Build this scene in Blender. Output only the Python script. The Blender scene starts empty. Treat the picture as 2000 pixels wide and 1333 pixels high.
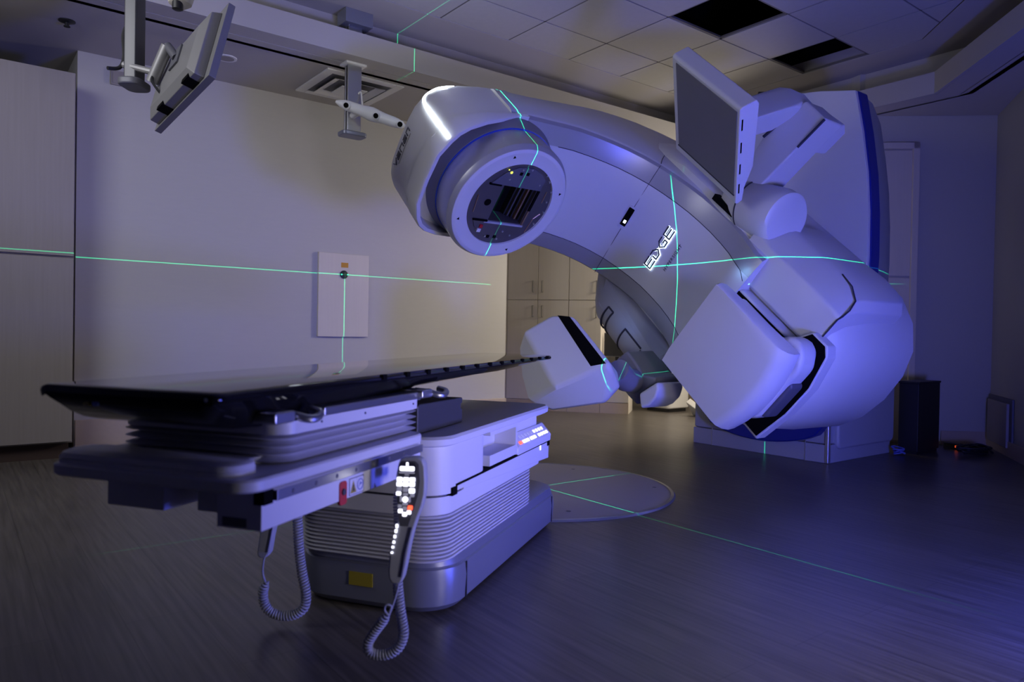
import bpy, bmesh, math, random
from mathutils import Vector, Matrix
SC = bpy.context.scene
COL = SC.collection
R = math.radians
random.seed(4)

# ------------------------------------------------------------------ camera
CAM = Vector((3.0531, -2.5576, 0.8473))
yaw, pitch, roll = R(52.4416), R(-0.6964), R(1.0145)
fwd = Vector((-math.sin(yaw) * math.cos(pitch), math.cos(yaw) * math.cos(pitch), math.sin(pitch)))
r0 = Vector((math.cos(yaw), math.sin(yaw), 0))
u0 = r0.cross(fwd)
rt = r0 * math.cos(roll) + u0 * math.sin(roll)
up = rt.cross(fwd)
cd = bpy.data.cameras.new('camera')
cam = bpy.data.objects.new('camera', cd)
COL.objects.link(cam)
cam.matrix_world = Matrix(((rt.x, up.x, -fwd.x, CAM.x), (rt.y, up.y, -fwd.y, CAM.y), (rt.z, up.z, -fwd.z, CAM.z), (0, 0, 0, 1)))
cd.sensor_width = 36
cd.lens = 36 * 1425.7 / 2000
cd.clip_start = 0.05
cd.dof.use_dof = True
cd.dof.focus_distance = 3.9
cd.dof.aperture_fstop = 3.2
SC.camera = cam

# ------------------------------------------------------------------ world, exposure
SC.view_settings.view_transform = 'Standard'
SC.view_settings.look = 'None'
SC.view_settings.gamma = 1
SC.view_settings.exposure = -0.05
w = bpy.data.worlds.new('dim_room')
SC.world = w
w.use_nodes = True
w.node_tree.nodes['Background'].inputs[0].default_value = (0.25, 0.22, 0.4, 1)
w.node_tree.nodes['Background'].inputs[1].default_value = 0.0


# ------------------------------------------------------------------ lamps of the room, with added warm fills
def area(name, loc, target, size, energy, color, size_y=None, spread=180):
    l = bpy.data.lights.new(name, 'AREA')
    l.energy = energy
    l.color = color
    l.size = size
    if size_y:
        l.shape = 'RECTANGLE'
        l.size_y = size_y
    l.spread = R(spread)
    o = bpy.data.objects.new(name, l)
    COL.objects.link(o)
    o.location = loc
    o.rotation_euler = (Vector(target) - Vector(loc)).to_track_quat('-Z', 'Y').to_euler()
    return o


BLUE = (0.09, 0.115, 1.0)
area('blue_wash_light', (3.1, 0.1, 0.30), (-0.3, 0.0, 1.3), 0.4, 70, BLUE, spread=160)
area('dim_wash_light', (3.0, -0.95, 0.5), (-0.5, -0.3, 1.4), 0.4, 11, (0.95, 0.88, 1.0), spread=130)
area('dim_ceiling_light', (-0.2, -3.4, 2.7), (-2.2, 0.0, 1.0), 1.2, 24, (0.95, 0.96, 1.0), spread=130)
area('cabinet_fill_light', (-1.15, 3.1, 1.75), (-2.0, 3.3, 0.3), 0.5, 13, (1.0, 0.84, 0.62))  # added warm fill hidden behind the arm, brightens the cabinet fronts
area('back_fill_light', (-1.3, 4.5, 2.5), (-1.4, 4.2, 0), 0.6, 26, (1.0, 0.82, 0.58))  # added unseen fill, warms the back wall and the floor there
area('warm_corridor_light', (-0.5, 4.3, 1.9), (-2.4, 0.8, 1.0), 0.6, 40, (1.0, 0.89, 0.74), spread=120)


def laser(name, loc, axes, power, target, cone=160):
    """a line laser: a point source whose light leaves only in thin fans along the given planes"""
    l = bpy.data.lights.new(name, 'SPOT')
    l.spot_size = R(cone)
    l.spot_blend = 0.25
    l.energy = power
    l.color = (0.02, 1.0, 0.42)
    l.shadow_soft_size = 0.0
    l.use_nodes = True
    nt = l.node_tree
    em = nt.nodes['Emission']
    geo = nt.nodes.new('ShaderNodeNewGeometry')
    sep = nt.nodes.new('ShaderNodeSeparateXYZ')
    nt.links.new(geo.outputs['Incoming'], sep.inputs[0])
    prev = None
    for ax in axes:
        ab = nt.nodes.new('ShaderNodeMath'); ab.operation = 'ABSOLUTE'
        nt.links.new(sep.outputs['XYZ'.index(ax)], ab.inputs[0])
        lt = nt.nodes.new('ShaderNodeMath'); lt.operation = 'LESS_THAN'
        nt.links.new(ab.outputs[0], lt.inputs[0])
        lt.inputs[1].default_value = 0.0006
        if prev is None:
            prev = lt
        else:
            mx = nt.nodes.new('ShaderNodeMath'); mx.operation = 'MAXIMUM'
            nt.links.new(prev.outputs[0], mx.inputs[0]); nt.links.new(lt.outputs[0], mx.inputs[1])
            prev = mx
    nt.links.new(prev.outputs[0], em.inputs['Strength'])
    o = bpy.data.objects.new(name, l)
    COL.objects.link(o)
    o.location = loc
    o.rotation_euler = (Vector(target) - Vector(loc)).to_track_quat('-Z', 'Y').to_euler()
    return o


laser('side_laser', (2.9, 0.0, 1.295), 'YZ', 1700, (0, 0, 1.295), 110)
laser('sagittal_laser', (0.0, -3.3, 1.295), 'XZ', 1800, (0, 1, 0.69), 33)
laser('overhead_laser', (0.0, 0.0, 2.985), 'XY', 800, (0, 0, 0), 76)


# ------------------------------------------------------------------ materials
def mat(name, color, rough=0.5, metal=0.0, emit=None, strength=0.0, noise=0.0, nscale=8.0, stretch=None, bump=0.0, coat=0.0, spec=0.5):
    m = bpy.data.materials.new(name)
    m.use_nodes = True
    nt = m.node_tree
    b = nt.nodes['Principled BSDF']
    b.inputs['Base Color'].default_value = (*color, 1)
    b.inputs['Roughness'].default_value = rough
    b.inputs['Metallic'].default_value = metal
    b.inputs['Specular IOR Level'].default_value = spec
    b.inputs['Coat Weight'].default_value = coat
    if emit:
        b.inputs['Emission Color'].default_value = (*emit, 1)
        b.inputs['Emission Strength'].default_value = strength
    if noise or bump:
        tc = nt.nodes.new('ShaderNodeTexCoord')
        mp = nt.nodes.new('ShaderNodeMapping')
        nt.links.new(tc.outputs['Object'], mp.inputs[0])
        if stretch:
            mp.inputs['Scale'].default_value = stretch
        n = nt.nodes.new('ShaderNodeTexNoise')
        n.inputs['Scale'].default_value = nscale
        n.inputs['Detail'].default_value = 5
        nt.links.new(mp.outputs[0], n.inputs[0])
        if noise:
            rp = nt.nodes.new('ShaderNodeMapRange')
            rp.inputs[3].default_value = 1 - noise
            rp.inputs[4].default_value = 1 + noise
            nt.links.new(n.outputs[0], rp.inputs[0])
            mx = nt.nodes.new('ShaderNodeVectorMath'); mx.operation = 'SCALE'
            mx.inputs[0].default_value = color
            nt.links.new(rp.outputs[0], mx.inputs['Scale'])
            nt.links.new(mx.outputs[0], b.inputs['Base Color'])
        if bump:
            bp = nt.nodes.new('ShaderNodeBump')
            bp.inputs['Strength'].default_value = bump
            bp.inputs['Distance'].default_value = 0.002
            nt.links.new(n.outputs[0], bp.inputs['Height'])
            nt.links.new(bp.outputs[0], b.inputs['Normal'])
    return m


M_SHROUD = mat('shroud_grey', (0.20, 0.20, 0.22), 0.5, noise=0.02)
M_SGREY = mat('mid_grey_plastic', (0.22, 0.22, 0.25), 0.45, noise=0.02)
M_POLE = mat('pole_anodised', (0.055, 0.055, 0.065), 0.4, 0.2, noise=0.02)
M_MON = mat('monitor_casing', (0.26, 0.255, 0.26), 0.4, 0.3, noise=0.02)
M_DBLK = mat('drive_grey', (0.045, 0.045, 0.05), 0.5, noise=0.03)
M_HANDLE = mat('handle_metal', (0.16, 0.155, 0.15), 0.4, 0.5, noise=0.03)
M_SHELL = mat('painted_shell', (0.62, 0.62, 0.64), 0.42, noise=0.02)
M_BAND = mat('silver_paint', (0.40, 0.40, 0.42), 0.38, 0.35, noise=0.02)
M_GREY = mat('grey_plastic', (0.36, 0.37, 0.42), 0.45, noise=0.02)
M_DGREY = mat('dark_grey_plastic', (0.10, 0.10, 0.12), 0.5, noise=0.03)
M_BLACK = mat('black_plastic', (0.012, 0.012, 0.014), 0.5, noise=0.05)
M_VOID = mat('black_recess', (0.002, 0.002, 0.002), 0.9, spec=0.1, noise=0.05)
M_BLUE = mat('blue_trim', (0.01, 0.02, 0.22), 0.4, noise=0.03)
M_SILVER = mat('brushed_silver', (0.55, 0.55, 0.54), 0.33, 0.75, noise=0.03)
M_STEEL = mat('steel', (0.45, 0.45, 0.46), 0.3, 0.9, noise=0.03)
M_CARBON = mat('carbon_fibre', (0.006, 0.006, 0.007), 0.035, coat=0.0, noise=0.2, nscale=90, spec=0.28)
M_COVER = mat('couch_cover_plastic', (0.60, 0.60, 0.66), 0.45, noise=0.02)
M_BASE = mat('base_paint', (0.20, 0.21, 0.27), 0.32, 0.3, noise=0.02)
M_BELLOW = mat('bellows_fabric', (0.52, 0.52, 0.58), 0.55, noise=0.03)
M_WALL = mat('wall_paint', (0.43, 0.42, 0.41), 0.6, noise=0.03, nscale=60, stretch=(1, 0.15, 1))
M_CEIL = mat('ceiling_paint', (0.42, 0.40, 0.39), 0.8, noise=0.02, nscale=3)
M_TILE = mat('ceiling_tile', (0.44, 0.43, 0.42), 0.85, noise=0.05, nscale=25)
M_TBAR = mat('ceiling_grid_metal', (0.16, 0.15, 0.15), 0.6, noise=0.05)
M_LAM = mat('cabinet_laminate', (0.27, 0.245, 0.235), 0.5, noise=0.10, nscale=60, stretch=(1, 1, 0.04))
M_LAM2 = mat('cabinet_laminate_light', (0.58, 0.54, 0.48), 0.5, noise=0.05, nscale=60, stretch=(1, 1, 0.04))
M_BASEB = mat('baseboard_vinyl', (0.44, 0.36, 0.28), 0.5, noise=0.05, nscale=40)
M_WHITE = mat('white_plastic', (0.72, 0.72, 0.72), 0.35, noise=0.02)
M_DISC = mat('turntable_laminate', (0.34, 0.32, 0.34), 0.45, noise=0.10, nscale=220)
M_LED = mat('white_led', (1, 1, 1), 0.4, emit=(0.85, 0.93, 1.0), strength=5)
M_LEDL = mat('white_backlight', (1, 1, 1), 0.4, emit=(0.70, 0.85, 1.0), strength=1.6)
M_LEDH = mat('head_led', (1, 1, 1), 0.4, emit=(0.85, 0.95, 1.0), strength=9)
M_LEDC = mat('cyan_led', (0.4, 0.7, 1), 0.4, emit=(0.25, 0.62, 1.0), strength=1.6)
M_LEDB = mat('blue_led', (0.02, 0.05, 0.5), 0.4, emit=(0.03, 0.12, 0.9), strength=0.03)
M_BTN = mat('lit_button', (1, 1, 1), 0.4, emit=(0.85, 0.85, 1.0), strength=2.6)
M_BTND = mat('dim_button', (0.5, 0.5, 0.55), 0.4, emit=(0.6, 0.6, 0.8), strength=0.22)
M_BTNR = mat('red_button', (1, 0.1, 0.05), 0.4, emit=(1.0, 0.10, 0.04), strength=2.2)
M_YEL = mat('yellow_led', (1, 1, 0.1), 0.4, emit=(0.8, 0.9, 0.05), strength=2.5)
M_REDL = mat('red_led', (1, 0.1, 0.05), 0.4, emit=(1.0, 0.12, 0.03), strength=0.6)
M_GREENL = mat('green_glow', (0.1, 1, 0.4), 0.4, emit=(0.05, 1.0, 0.4), strength=2.0)
M_RED = mat('red_plastic', (0.42, 0.012, 0.02), 0.45, noise=0.03)
M_YELLOW = mat('yellow_sticker', (0.30, 0.24, 0.02), 0.5, noise=0.03)
M_AMBER = mat('amber_sticker', (0.50, 0.24, 0.02), 0.5, noise=0.03)
M_SYMB = mat('blue_ink', (0.12, 0.16, 0.5), 0.5, noise=0.03)
M_INK = mat('dark_ink', (0.03, 0.03, 0.05), 0.5, noise=0.03)
M_NAVY = mat('navy_letter', (0.02, 0.03, 0.07), 0.4, noise=0.03)
M_STEELDARK = mat('dark_machined_metal', (0.14, 0.13, 0.14), 0.35, 0.6, noise=0.06, nscale=20)
M_COPPER = mat('copper_strip', (0.5, 0.33, 0.22), 0.35, 0.8, noise=0.03)
M_PANEL = mat('detector_panel_surface', (0.15, 0.145, 0.15), 0.5, noise=0.05)
M_CABLE = mat('grey_cable', (0.30, 0.31, 0.36), 0.5, noise=0.03)
M_CANVAS = mat('toe_kick', (0.05, 0.03, 0.025), 0.6, noise=0.05)

# floor: wood look vinyl strips running across the room
M_FLOOR = bpy.data.materials.new('vinyl_plank_floor')
M_FLOOR.use_nodes = True
nt = M_FLOOR.node_tree
b = nt.nodes['Principled BSDF']
tc = nt.nodes.new('ShaderNodeTexCoord')
br = nt.nodes.new('ShaderNodeTexBrick')
br.offset = 0.37
br.inputs['Scale'].default_value = 1.0
br.inputs['Brick Width'].default_value = 1.2
br.inputs['Row Height'].default_value = 0.18
br.inputs['Mortar Size'].default_value = 0.0012
br.inputs['Color1'].default_value = (0.082, 0.074, 0.066, 1)
br.inputs['Color2'].default_value = (0.098, 0.087, 0.078, 1)
br.inputs['Mortar'].default_value = (0.045, 0.04, 0.036, 1)
nt.links.new(tc.outputs['Object'], br.inputs[0])
mp = nt.nodes.new('ShaderNodeMapping')
mp.inputs['Scale'].default_value = (0.9, 22, 1)
nt.links.new(tc.outputs['Object'], mp.inputs[0])
n1 = nt.nodes.new('ShaderNodeTexNoise')
n1.inputs['Scale'].default_value = 3.0
n1.inputs['Detail'].default_value = 8
nt.links.new(mp.outputs[0], n1.inputs[0])
rp = nt.nodes.new('ShaderNodeMapRange')
rp.inputs[1].default_value = 0.3
rp.inputs[2].default_value = 0.7
rp.inputs[3].default_value = 0.62
rp.inputs[4].default_value = 1.4
nt.links.new(n1.outputs[0], rp.inputs[0])
sc_ = nt.nodes.new('ShaderNodeVectorMath'); sc_.operation = 'SCALE'
nt.links.new(br.outputs[0], sc_.inputs[0]); nt.links.new(rp.outputs[0], sc_.inputs['Scale'])
nt.links.new(sc_.outputs[0], b.inputs['Base Color'])
b.inputs['Roughness'].default_value = 0.33
bp = nt.nodes.new('ShaderNodeBump'); bp.inputs['Strength'].default_value = 0.25; bp.inputs['Distance'].default_value = 0.001
nt.links.new(n1.outputs[0], bp.inputs['Height']); nt.links.new(bp.outputs[0], b.inputs['Normal'])


# ------------------------------------------------------------------ helpers
def tag(o, label=None, cat=None, group=None, kind=None):
    if label: o['label'] = label
    if cat: o['category'] = cat
    if group: o['group'] = group
    if kind: o['kind'] = kind
    return o


def thing(name, label, cat, loc, rotz=0.0, group=None):
    o = bpy.data.objects.new(name, None)
    COL.objects.link(o)
    o.location = loc
    o.rotation_euler = (0, 0, rotz)
    o.empty_display_size = 0.1
    WM[o.name] = Matrix.Translation(Vector(loc)) @ Matrix.Rotation(rotz, 4, 'Z')
    return tag(o, label, cat, group)


WM = {}          # world matrix of every container, kept by hand
IDM = Matrix.Identity(4)


class MB:
    """collects shapes; coordinates go through matrix X (local frame -> world)"""
    def __init__(s, X=IDM):
        s.v, s.f, s.mi, s.X, s.cur = [], [], [], X, 0

    def add(s, vs, fs):
        k = len(s.v)
        s.v += [s.X @ Vector(p) for p in vs]
        s.f += [tuple(i + k for i in f) for f in fs]
        s.mi += [s.cur] * len(fs)
        return s

    def box(s, a, b):
        x0, y0, z0 = a; x1, y1, z1 = b
        return s.add([(x0, y0, z0), (x1, y0, z0), (x1, y1, z0), (x0, y1, z0), (x0, y0, z1), (x1, y0, z1), (x1, y1, z1), (x0, y1, z1)],
                     [(0, 3, 2, 1), (4, 5, 6, 7), (0, 1, 5, 4), (1, 2, 6, 5), (2, 3, 7, 6), (3, 0, 4, 7)])

    def prism(s, pts, axis, a, b):
        """polygon pts extruded along axis ('x','y','z') from a to b; pts hold the other two coordinates in order"""
        def mk(p, t):
            return {'x': (t, p[0], p[1]), 'y': (p[0], t, p[1]), 'z': (p[0], p[1], t)}[axis]
        n = len(pts)
        return s.add([mk(p, a) for p in pts] + [mk(p, b) for p in pts],
                     [tuple(range(n))[::-1], tuple(range(n, 2 * n))] + [(i, (i + 1) % n, n + (i + 1) % n, n + i) for i in range(n)])

    def loft(s, rings, cap=True, closed=True):
        n = len(rings[0]); vs = [p for r_ in rings for p in r_]; fs = []
        for j in range(len(rings) - 1):
            for i in range(n if closed else n - 1):
                fs.append((j * n + i, j * n + (i + 1) % n, (j + 1) * n + (i + 1) % n, (j + 1) * n + i))
        if cap:
            fs.append(tuple(range(n))[::-1]); fs.append(tuple(range((len(rings) - 1) * n, len(rings) * n)))
        return s.add(vs, fs)

    def lathe(s, prof, c, axis='z', n=64, cap=True):
        """prof: (radius, t) pairs along axis; c: centre"""
        rings = []
        for rad, t in prof:
            ring = []
            for i in range(n):
                a = 2 * math.pi * i / n
                p, q = rad * math.cos(a), rad * math.sin(a)
                d = {'z': (p, q, t), 'y': (p, t, q), 'x': (t, p, q)}[axis]
                ring.append((c[0] + d[0], c[1] + d[1], c[2] + d[2]))
            rings.append(ring)
        return s.loft(rings, cap)

    def tube(s, pts, rad, n=8, cap=True):
        P = [Vector(p) for p in pts]
        rings = []
        ref = None
        for i, p in enumerate(P):
            t = (P[min(i + 1, len(P) - 1)] - P[max(i - 1, 0)]).normalized()
            if ref is None:
                ref = Vector((0, 0, 1)) if abs(t.z) < 0.9 else Vector((1, 0, 0))
            ref = (ref - t * ref.dot(t))
            ref = ref.normalized() if ref.length > 1e-6 else Vector((1, 0, 0))
            q = t.cross(ref)
            rr = rad[i] if isinstance(rad, (list, tuple)) else rad
            rings.append([p + ref * rr * math.cos(2 * math.pi * k / n) + q * rr * math.sin(2 * math.pi * k / n) for k in range(n)])
        return s.loft(rings, cap)

    def strip(s, pts, nrm, wd, th):
        """flat ribbon of width wd and thickness th following pts, lying against a surface of normal nrm"""
        P = [Vector(p) for p in pts]
        rings = []
        for i, p in enumerate(P):
            t = (P[min(i + 1, len(P) - 1)] - P[max(i - 1, 0)]).normalized()
            nn = Vector(nrm[i] if isinstance(nrm[0], (list, tuple, Vector)) else nrm)
            nn = (nn - t * nn.dot(t)).normalized()
            q = t.cross(nn)
            rings.append([p + q * wd / 2 - nn * th, p + q * wd / 2 + nn * th, p - q * wd / 2 + nn * th, p - q * wd / 2 - nn * th])
        return s.loft(rings)

    def hull(s, pts):
        bm = bmesh.new()
        for p in pts: bm.verts.new(p)
        bmesh.ops.convex_hull(bm, input=bm.verts)
        bmesh.ops.dissolve_limit(bm, angle_limit=R(6), verts=bm.verts, edges=bm.edges)
        bm.verts.index_update()
        used = [v for v in bm.verts if v.link_faces]
        ix = {v: i for i, v in enumerate(used)}
        s.add([v.co.copy() for v in used], [tuple(ix[v] for v in f.verts) for f in bm.faces])
        bm.free()
        return s

    def obj(s, name, m, parent=None, bevel=0.0, seg=3, smooth=35, sub=0, label=None, kind=None):
        X = WM[parent_key(parent)].inverted() if parent is not None else IDM
        me = bpy.data.meshes.new(name)
        me.from_pydata([tuple(X @ p) for p in s.v], [], s.f)
        for mm in (m if isinstance(m, (list, tuple)) else [m]):
            me.materials.append(mm)
        for p, k in zip(me.polygons, s.mi):
            p.material_index = k
        bm = bmesh.new(); bm.from_mesh(me)
        bmesh.ops.recalc_face_normals(bm, faces=bm.faces)
        bm.to_mesh(me); bm.free()
        me.shade_smooth() if hasattr(me, 'shade_smooth') else [setattr(p, 'use_smooth', True) for p in me.polygons]
        if not bevel and smooth < 180:
            me.set_sharp_from_angle(angle=R(smooth))
        o = bpy.data.objects.new(name, me)
        COL.objects.link(o)
        if sub:
            md = o.modifiers.new('subdivision', 'SUBSURF'); md.levels = sub; md.render_levels = sub
        if bevel:
            md = o.modifiers.new('bevel', 'BEVEL')
            md.width = bevel; md.segments = seg; md.limit_method = 'ANGLE'; md.angle_limit = R(28)
            md.harden_normals = True
        if parent is not None:
            o.parent = parent
            if parent.type != 'EMPTY':
                # sub-part: its parent mesh sits at its container's origin
                pass
        WM[o.name] = WM[parent_key(parent)] if parent is not None else IDM
        if label: o['label'] = label
        if kind: o['kind'] = kind
        return o


def parent_key(p):
    return p.name


def struct(mb, name, m, bevel=0.0, smooth=35, parent=None):
    o = mb.obj(name, m, parent, bevel=bevel, smooth=smooth)
    if parent is None: o['kind'] = 'structure'
    return o


def rrect(x0, y0, x1, y1, r_, n=5):
    pts = []
    for cx, cy, a0 in ((x1 - r_, y0 + r_, -90), (x1 - r_, y1 - r_, 0), (x0 + r_, y1 - r_, 90), (x0 + r_, y0 + r_, 180)):
        for i in range(n + 1):
            a = R(a0 + 90 * i / n)
            pts.append((cx + r_ * math.cos(a), cy + r_ * math.sin(a)))
    return pts


def arc(cx, cy, rad, a0, a1, n=24):
    return [(cx + rad * math.cos(R(a0 + (a1 - a0) * i / n)), cy + rad * math.sin(R(a0 + (a1 - a0) * i / n))) for i in range(n + 1)]


def smooth_path(pts, n=8):
    P = [Vector(p) for p in pts]; out = []
    for i in range(len(P) - 1):
        a, b_, c, d = P[max(i - 1, 0)], P[i], P[i + 1], P[min(i + 2, len(P) - 1)]
        for k in range(n):
            t = k / n
            out.append(0.5 * ((2 * b_) + (c - a) * t + (2 * a - 5 * b_ + 4 * c - d) * t * t + (3 * b_ - a - 3 * c + d) * t ** 3))
    out.append(P[-1])
    return out


def text_obj(name, s, size, X, m, parent, depth=0.001, align='CENTER', shear=0.0, space=1.0, sx=1.0, bold=0.0):
    cu = bpy.data.curves.new(name, 'FONT')
    cu.body = s; cu.size = size; cu.extrude = depth; cu.align_x = align; cu.align_y = 'CENTER'; cu.shear = shear
    cu.space_character = space; cu.offset = bold
    tmp = bpy.data.objects.new('tmp', cu)
    COL.objects.link(tmp)
    dg = bpy.context.evaluated_depsgraph_get(); dg.update()
    me = bpy.data.meshes.new_from_object(tmp.evaluated_get(dg))
    bpy.data.objects.remove(tmp)
    Y = WM[parent.name].inverted() @ X @ Matrix.Diagonal((sx, 1, 1, 1))
    me.transform(Y)
    me.materials.clear(); me.materials.append(m)
    o = bpy.data.objects.new(name, me)
    COL.objects.link(o); o.parent = parent
    WM[o.name] = WM[parent.name]
    return o


def frame(o, x, y, z):
    return Matrix(((x[0], y[0], z[0], o[0]), (x[1], y[1], z[1], o[1]), (x[2], y[2], z[2], o[2]), (0, 0, 0, 1)))

# ================================================================== THE ROOM
LX = -2.56            # left wall
mb = MB(); mb.box((-6, -5.5, -0.1), (4.8, 6.5, 0))
struct(mb, 'floor', M_FLOOR)
mb = MB(); mb.box((LX - 0.15, -1.905, 0), (LX, 1.68, 3.2))
struct(mb, 'wall_left', M_WALL)
mb = MB(); mb.box((-3.35, -5.4, 0), (-3.2, -1.905, 3.2)); mb.box((-3.35, -1.905, 0), (LX - 0.15, -1.8, 3.2))
struct(mb, 'wall_left_alcove', M_WALL)
# wall stub behind the corner where the cabinet run starts
mb = MB(); mb.box((-4.6, 1.0, 0), (-4.5, 5.3, 3.2)); mb.box((-4.5, 1.0, 0), (LX - 0.15, 1.1, 3.2))
struct(mb, 'wall_left_recess', M_WALL)
mb = MB(); mb.box((-4.5, 5.0, 0), (0.47, 5.15, 3.2)); mb.box((0.42, 3.9, 0), (0.47, 5.0, 3.2))
struct(mb, 'wall_back', M_WALL)
# wall holding the door behind the stand, then the corner, then the slanted right wall
mb = MB()
mb.prism([(0.02, 3.31), (0.745, 4.1), (0.745, 4.25), (-0.1, 3.35)], 'z', 0, 3.2)
struct(mb, 'wall_rear_right', M_WALL)
mb = MB(); mb.prism([(0.745, 4.1), (1.75, 2.49), (1.90, 2.58), (0.745, 4.35)], 'z', 0, 3.2); mb.box((1.75, 2.49, 0), (4.75, 2.64, 3.2))
struct(mb, 'wall_right', M_WALL)
mb = MB(); mb.box((4.6, -5.5, 0), (4.75, 2.6, 3.2)); mb.box((-3.35, -5.5, 0), (4.75, -5.35, 3.2))
struct(mb, 'wall_front', M_WALL)
# baseboards
mb = MB(); mb.box((LX, -1.9, 0), (LX + 0.012, 1.68, 0.21)); mb.box((LX - 0.15, 1.68, 0), (LX + 0.012, 1.692, 0.21))
struct(mb, 'baseboard_left', M_BASEB, bevel=0.003)
mb = MB(); mb.prism([(0.50, 3.81), (0.735, 4.09), (0.74, 4.085), (0.503, 3.80)], 'z', 0, 0.11); mb.prism([(0.735, 4.09), (1.745, 2.485), (1.737, 2.48), (0.727, 4.08)], 'z', 0, 0.11)
struct(mb, 'baseboard_right', M_BASEB)
mb = MB(); mb.box((-3.0, 4.985, 0), (0.4, 4.999, 0.2))
struct(mb, 'baseboard_back', M_BASEB)

# ceiling: plain border, tile field with two missing tiles, cove trough, lower soffit
def xr(y):            # right border of the tile field follows a 45 degree corner
    return min(3.6, 0.65 + max(0.0, 2.96 - y))
ceil_in = [(-1.70, -5.4), (3.75, -5.4), (3.75, 0.2), (0.80, 3.34), (-1.70, 3.34)]
mb = MB()
# plain plaster border around the tiles, z = 3.0
field = [(-1.28, -5.4), (3.1, -5.4), (3.1, 0.51), (0.65, 2.96), (-1.28, 2.96)]
mb.prism([(-1.70, -5.4), (-1.28, -5.4), (-1.28, 3.34), (-1.70, 3.34)], 'z', 3.0, 3.1)
mb.prism([(-1.28, 2.96), (0.65, 2.96), (0.81, 3.34), (-1.28, 3.34)], 'z', 3.0, 3.1)
mb.prism([(0.65, 2.96), (3.1, 0.51), (3.75, 0.40), (0.81, 3.34)], 'z', 3.0, 3.1)
mb.prism([(3.1, -5.4), (4.75, -5.4), (4.75, 0.40), (3.1, 0.51)], 'z', 3.0, 3.1); mb.prism([(1.7, 2.45), (3.75, 0.4), (4.75, 0.4), (4.75, 2.6), (1.7, 2.6)], 'z', 3.0, 3.1)
# trough walls
mb.prism([(-1.74, -5.4), (-1.70, -5.4), (-1.70, 3.38), (-1.74, 3.38)], 'z', 2.66, 3.1)
mb.prism([(-1.70, 3.34), (0.81, 3.34), (0.83, 3.38), (-1.70, 3.38)], 'z', 2.66, 3.1)
mb.prism([(0.81, 3.34), (3.75, 0.40), (3.78, 0.43), (0.83, 3.38)], 'z', 2.66, 3.1)
struct(mb, 'ceiling', M_CEIL)
# soffit underside with the slot line, and the upstand (fascia)
mb = MB()
mb.box((-4.3, -5.4, 2.66), (-1.617, 5.1, 2.72)); mb.box((-1.605, -5.4, 2.66), (-1.476, 3.196, 2.70)); mb.box((-1.62, -5.4, 2.675), (-1.60, 3.17, 2.70))
mb.prism([(-1.605, 3.1965), (0.661, 3.1965), (3.75, 0.107), (3.75, 0.34), (0.745, 3.345), (-1.605, 3.345)], 'z', 2.66, 2.70)
mb.prism([(-1.605, 3.357), (0.75, 3.357), (3.75, 0.357), (4.75, 0.357), (4.75, 5.1), (-1.605, 5.1)], 'z', 2.66, 2.655 + 0.065)
mb.prism([(-1.605, 3.33), (0.73, 3.33), (3.75, 0.31), (3.75, 0.40), (0.76, 3.38), (-1.605, 3.38)], 'z', 2.675, 2.70)
struct(mb, 'trim_1', M_CEIL, smooth=20)
mb = MB()
mb.box((-1.475, -5.4, 2.66), (-1.45, 3.17, 2.82)); mb.box((-1.475, 3.17, 2.66), (0.65, 3.195, 2.82))
mb.prism([(0.65, 3.17), (3.7, 0.12), (3.72, 0.14), (0.66, 3.195)], 'z', 2.66, 2.82)
struct(mb, 'trim_2', M_CEIL, smooth=20)
# tile field
xs = [-1.28, -0.86, -0.27, 0.27, 0.85, 1.44, 2.03, 2.62, 3.1]
ys = [-5.16, -4.57, -3.99, -3.41, -2.82, -2.24, -1.65, -1.07, -0.485, 0.10, 0.69, 1.285, 1.86, 2.465, 2.96]
mb = MB()
g_ = 0.006
for i in range(len(xs) - 1):
    for j in range(len(ys) - 1):
        x0, x1, y0, y1 = xs[i], xs[i + 1], ys[j], ys[j + 1]
        if (i, j) in ((2, 11), (2, 13)):
            continue
        poly = [(x0 + g_, y0 + g_), (x1 - g_, y0 + g_), (x1 - g_, y1 - g_), (x0 + g_, y1 - g_)]
        lim = 3.61 - 0.012   # x + y below this
        out = []
        for a in range(4):
            p, q = poly[a], poly[(a + 1) % 4]
            ip, iq = p[0] + p[1] <= lim, q[0] + q[1] <= lim
            if ip: out.append(p)
            if ip != iq:
                t = (lim - p[0] - p[1]) / ((q[0] + q[1]) - (p[0] + p[1]))
                out.append((p[0] + t * (q[0] - p[0]), p[1] + t * (q[1] - p[1])))
        if len(out) > 2:
            mb.prism(out, 'z', 3.002, 3.015)
struct(mb, 'trim_3', M_TILE)
mb = MB()
for x in xs[1:-1]:
    ye = min(2.96, 3.61 - x)
    mb.box((x - 0.011, -5.3, 3.006), (x + 0.011, ye, 3.02))
for y in ys[1:]:
    mb.box((-1.28, y - 0.011, 3.006), (min(3.1, 3.61 - y), y + 0.011, 3.02))
mb.box((-1.29, -5.3, 3.006), (-1.27, 2.96, 3.02))
mb.prism([(0.65, 2.96), (3.1, 0.51), (3.11, 0.52), (0.66, 2.97)], 'z', 3.004, 3.02)
struct(mb, 'trim_4', M_TBAR)
mb = MB()   # dark plenum above the missing tiles
mb.box((-1.3, -5.4, 3.55), (3.75, 3.4, 3.6)); mb.box((-0.6, 0.9, 3.02), (-0.55, 3.3, 3.55)); mb.box((0.55, 0.9, 3.02), (0.6, 2.99, 3.55)); mb.box((-0.6, 3.0, 3.02), (0.6, 3.05, 3.55)); mb.box((-0.6, 0.9, 3.02), (0.6, 0.95, 3.55))
struct(mb, 'trim_5', M_VOID)

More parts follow.
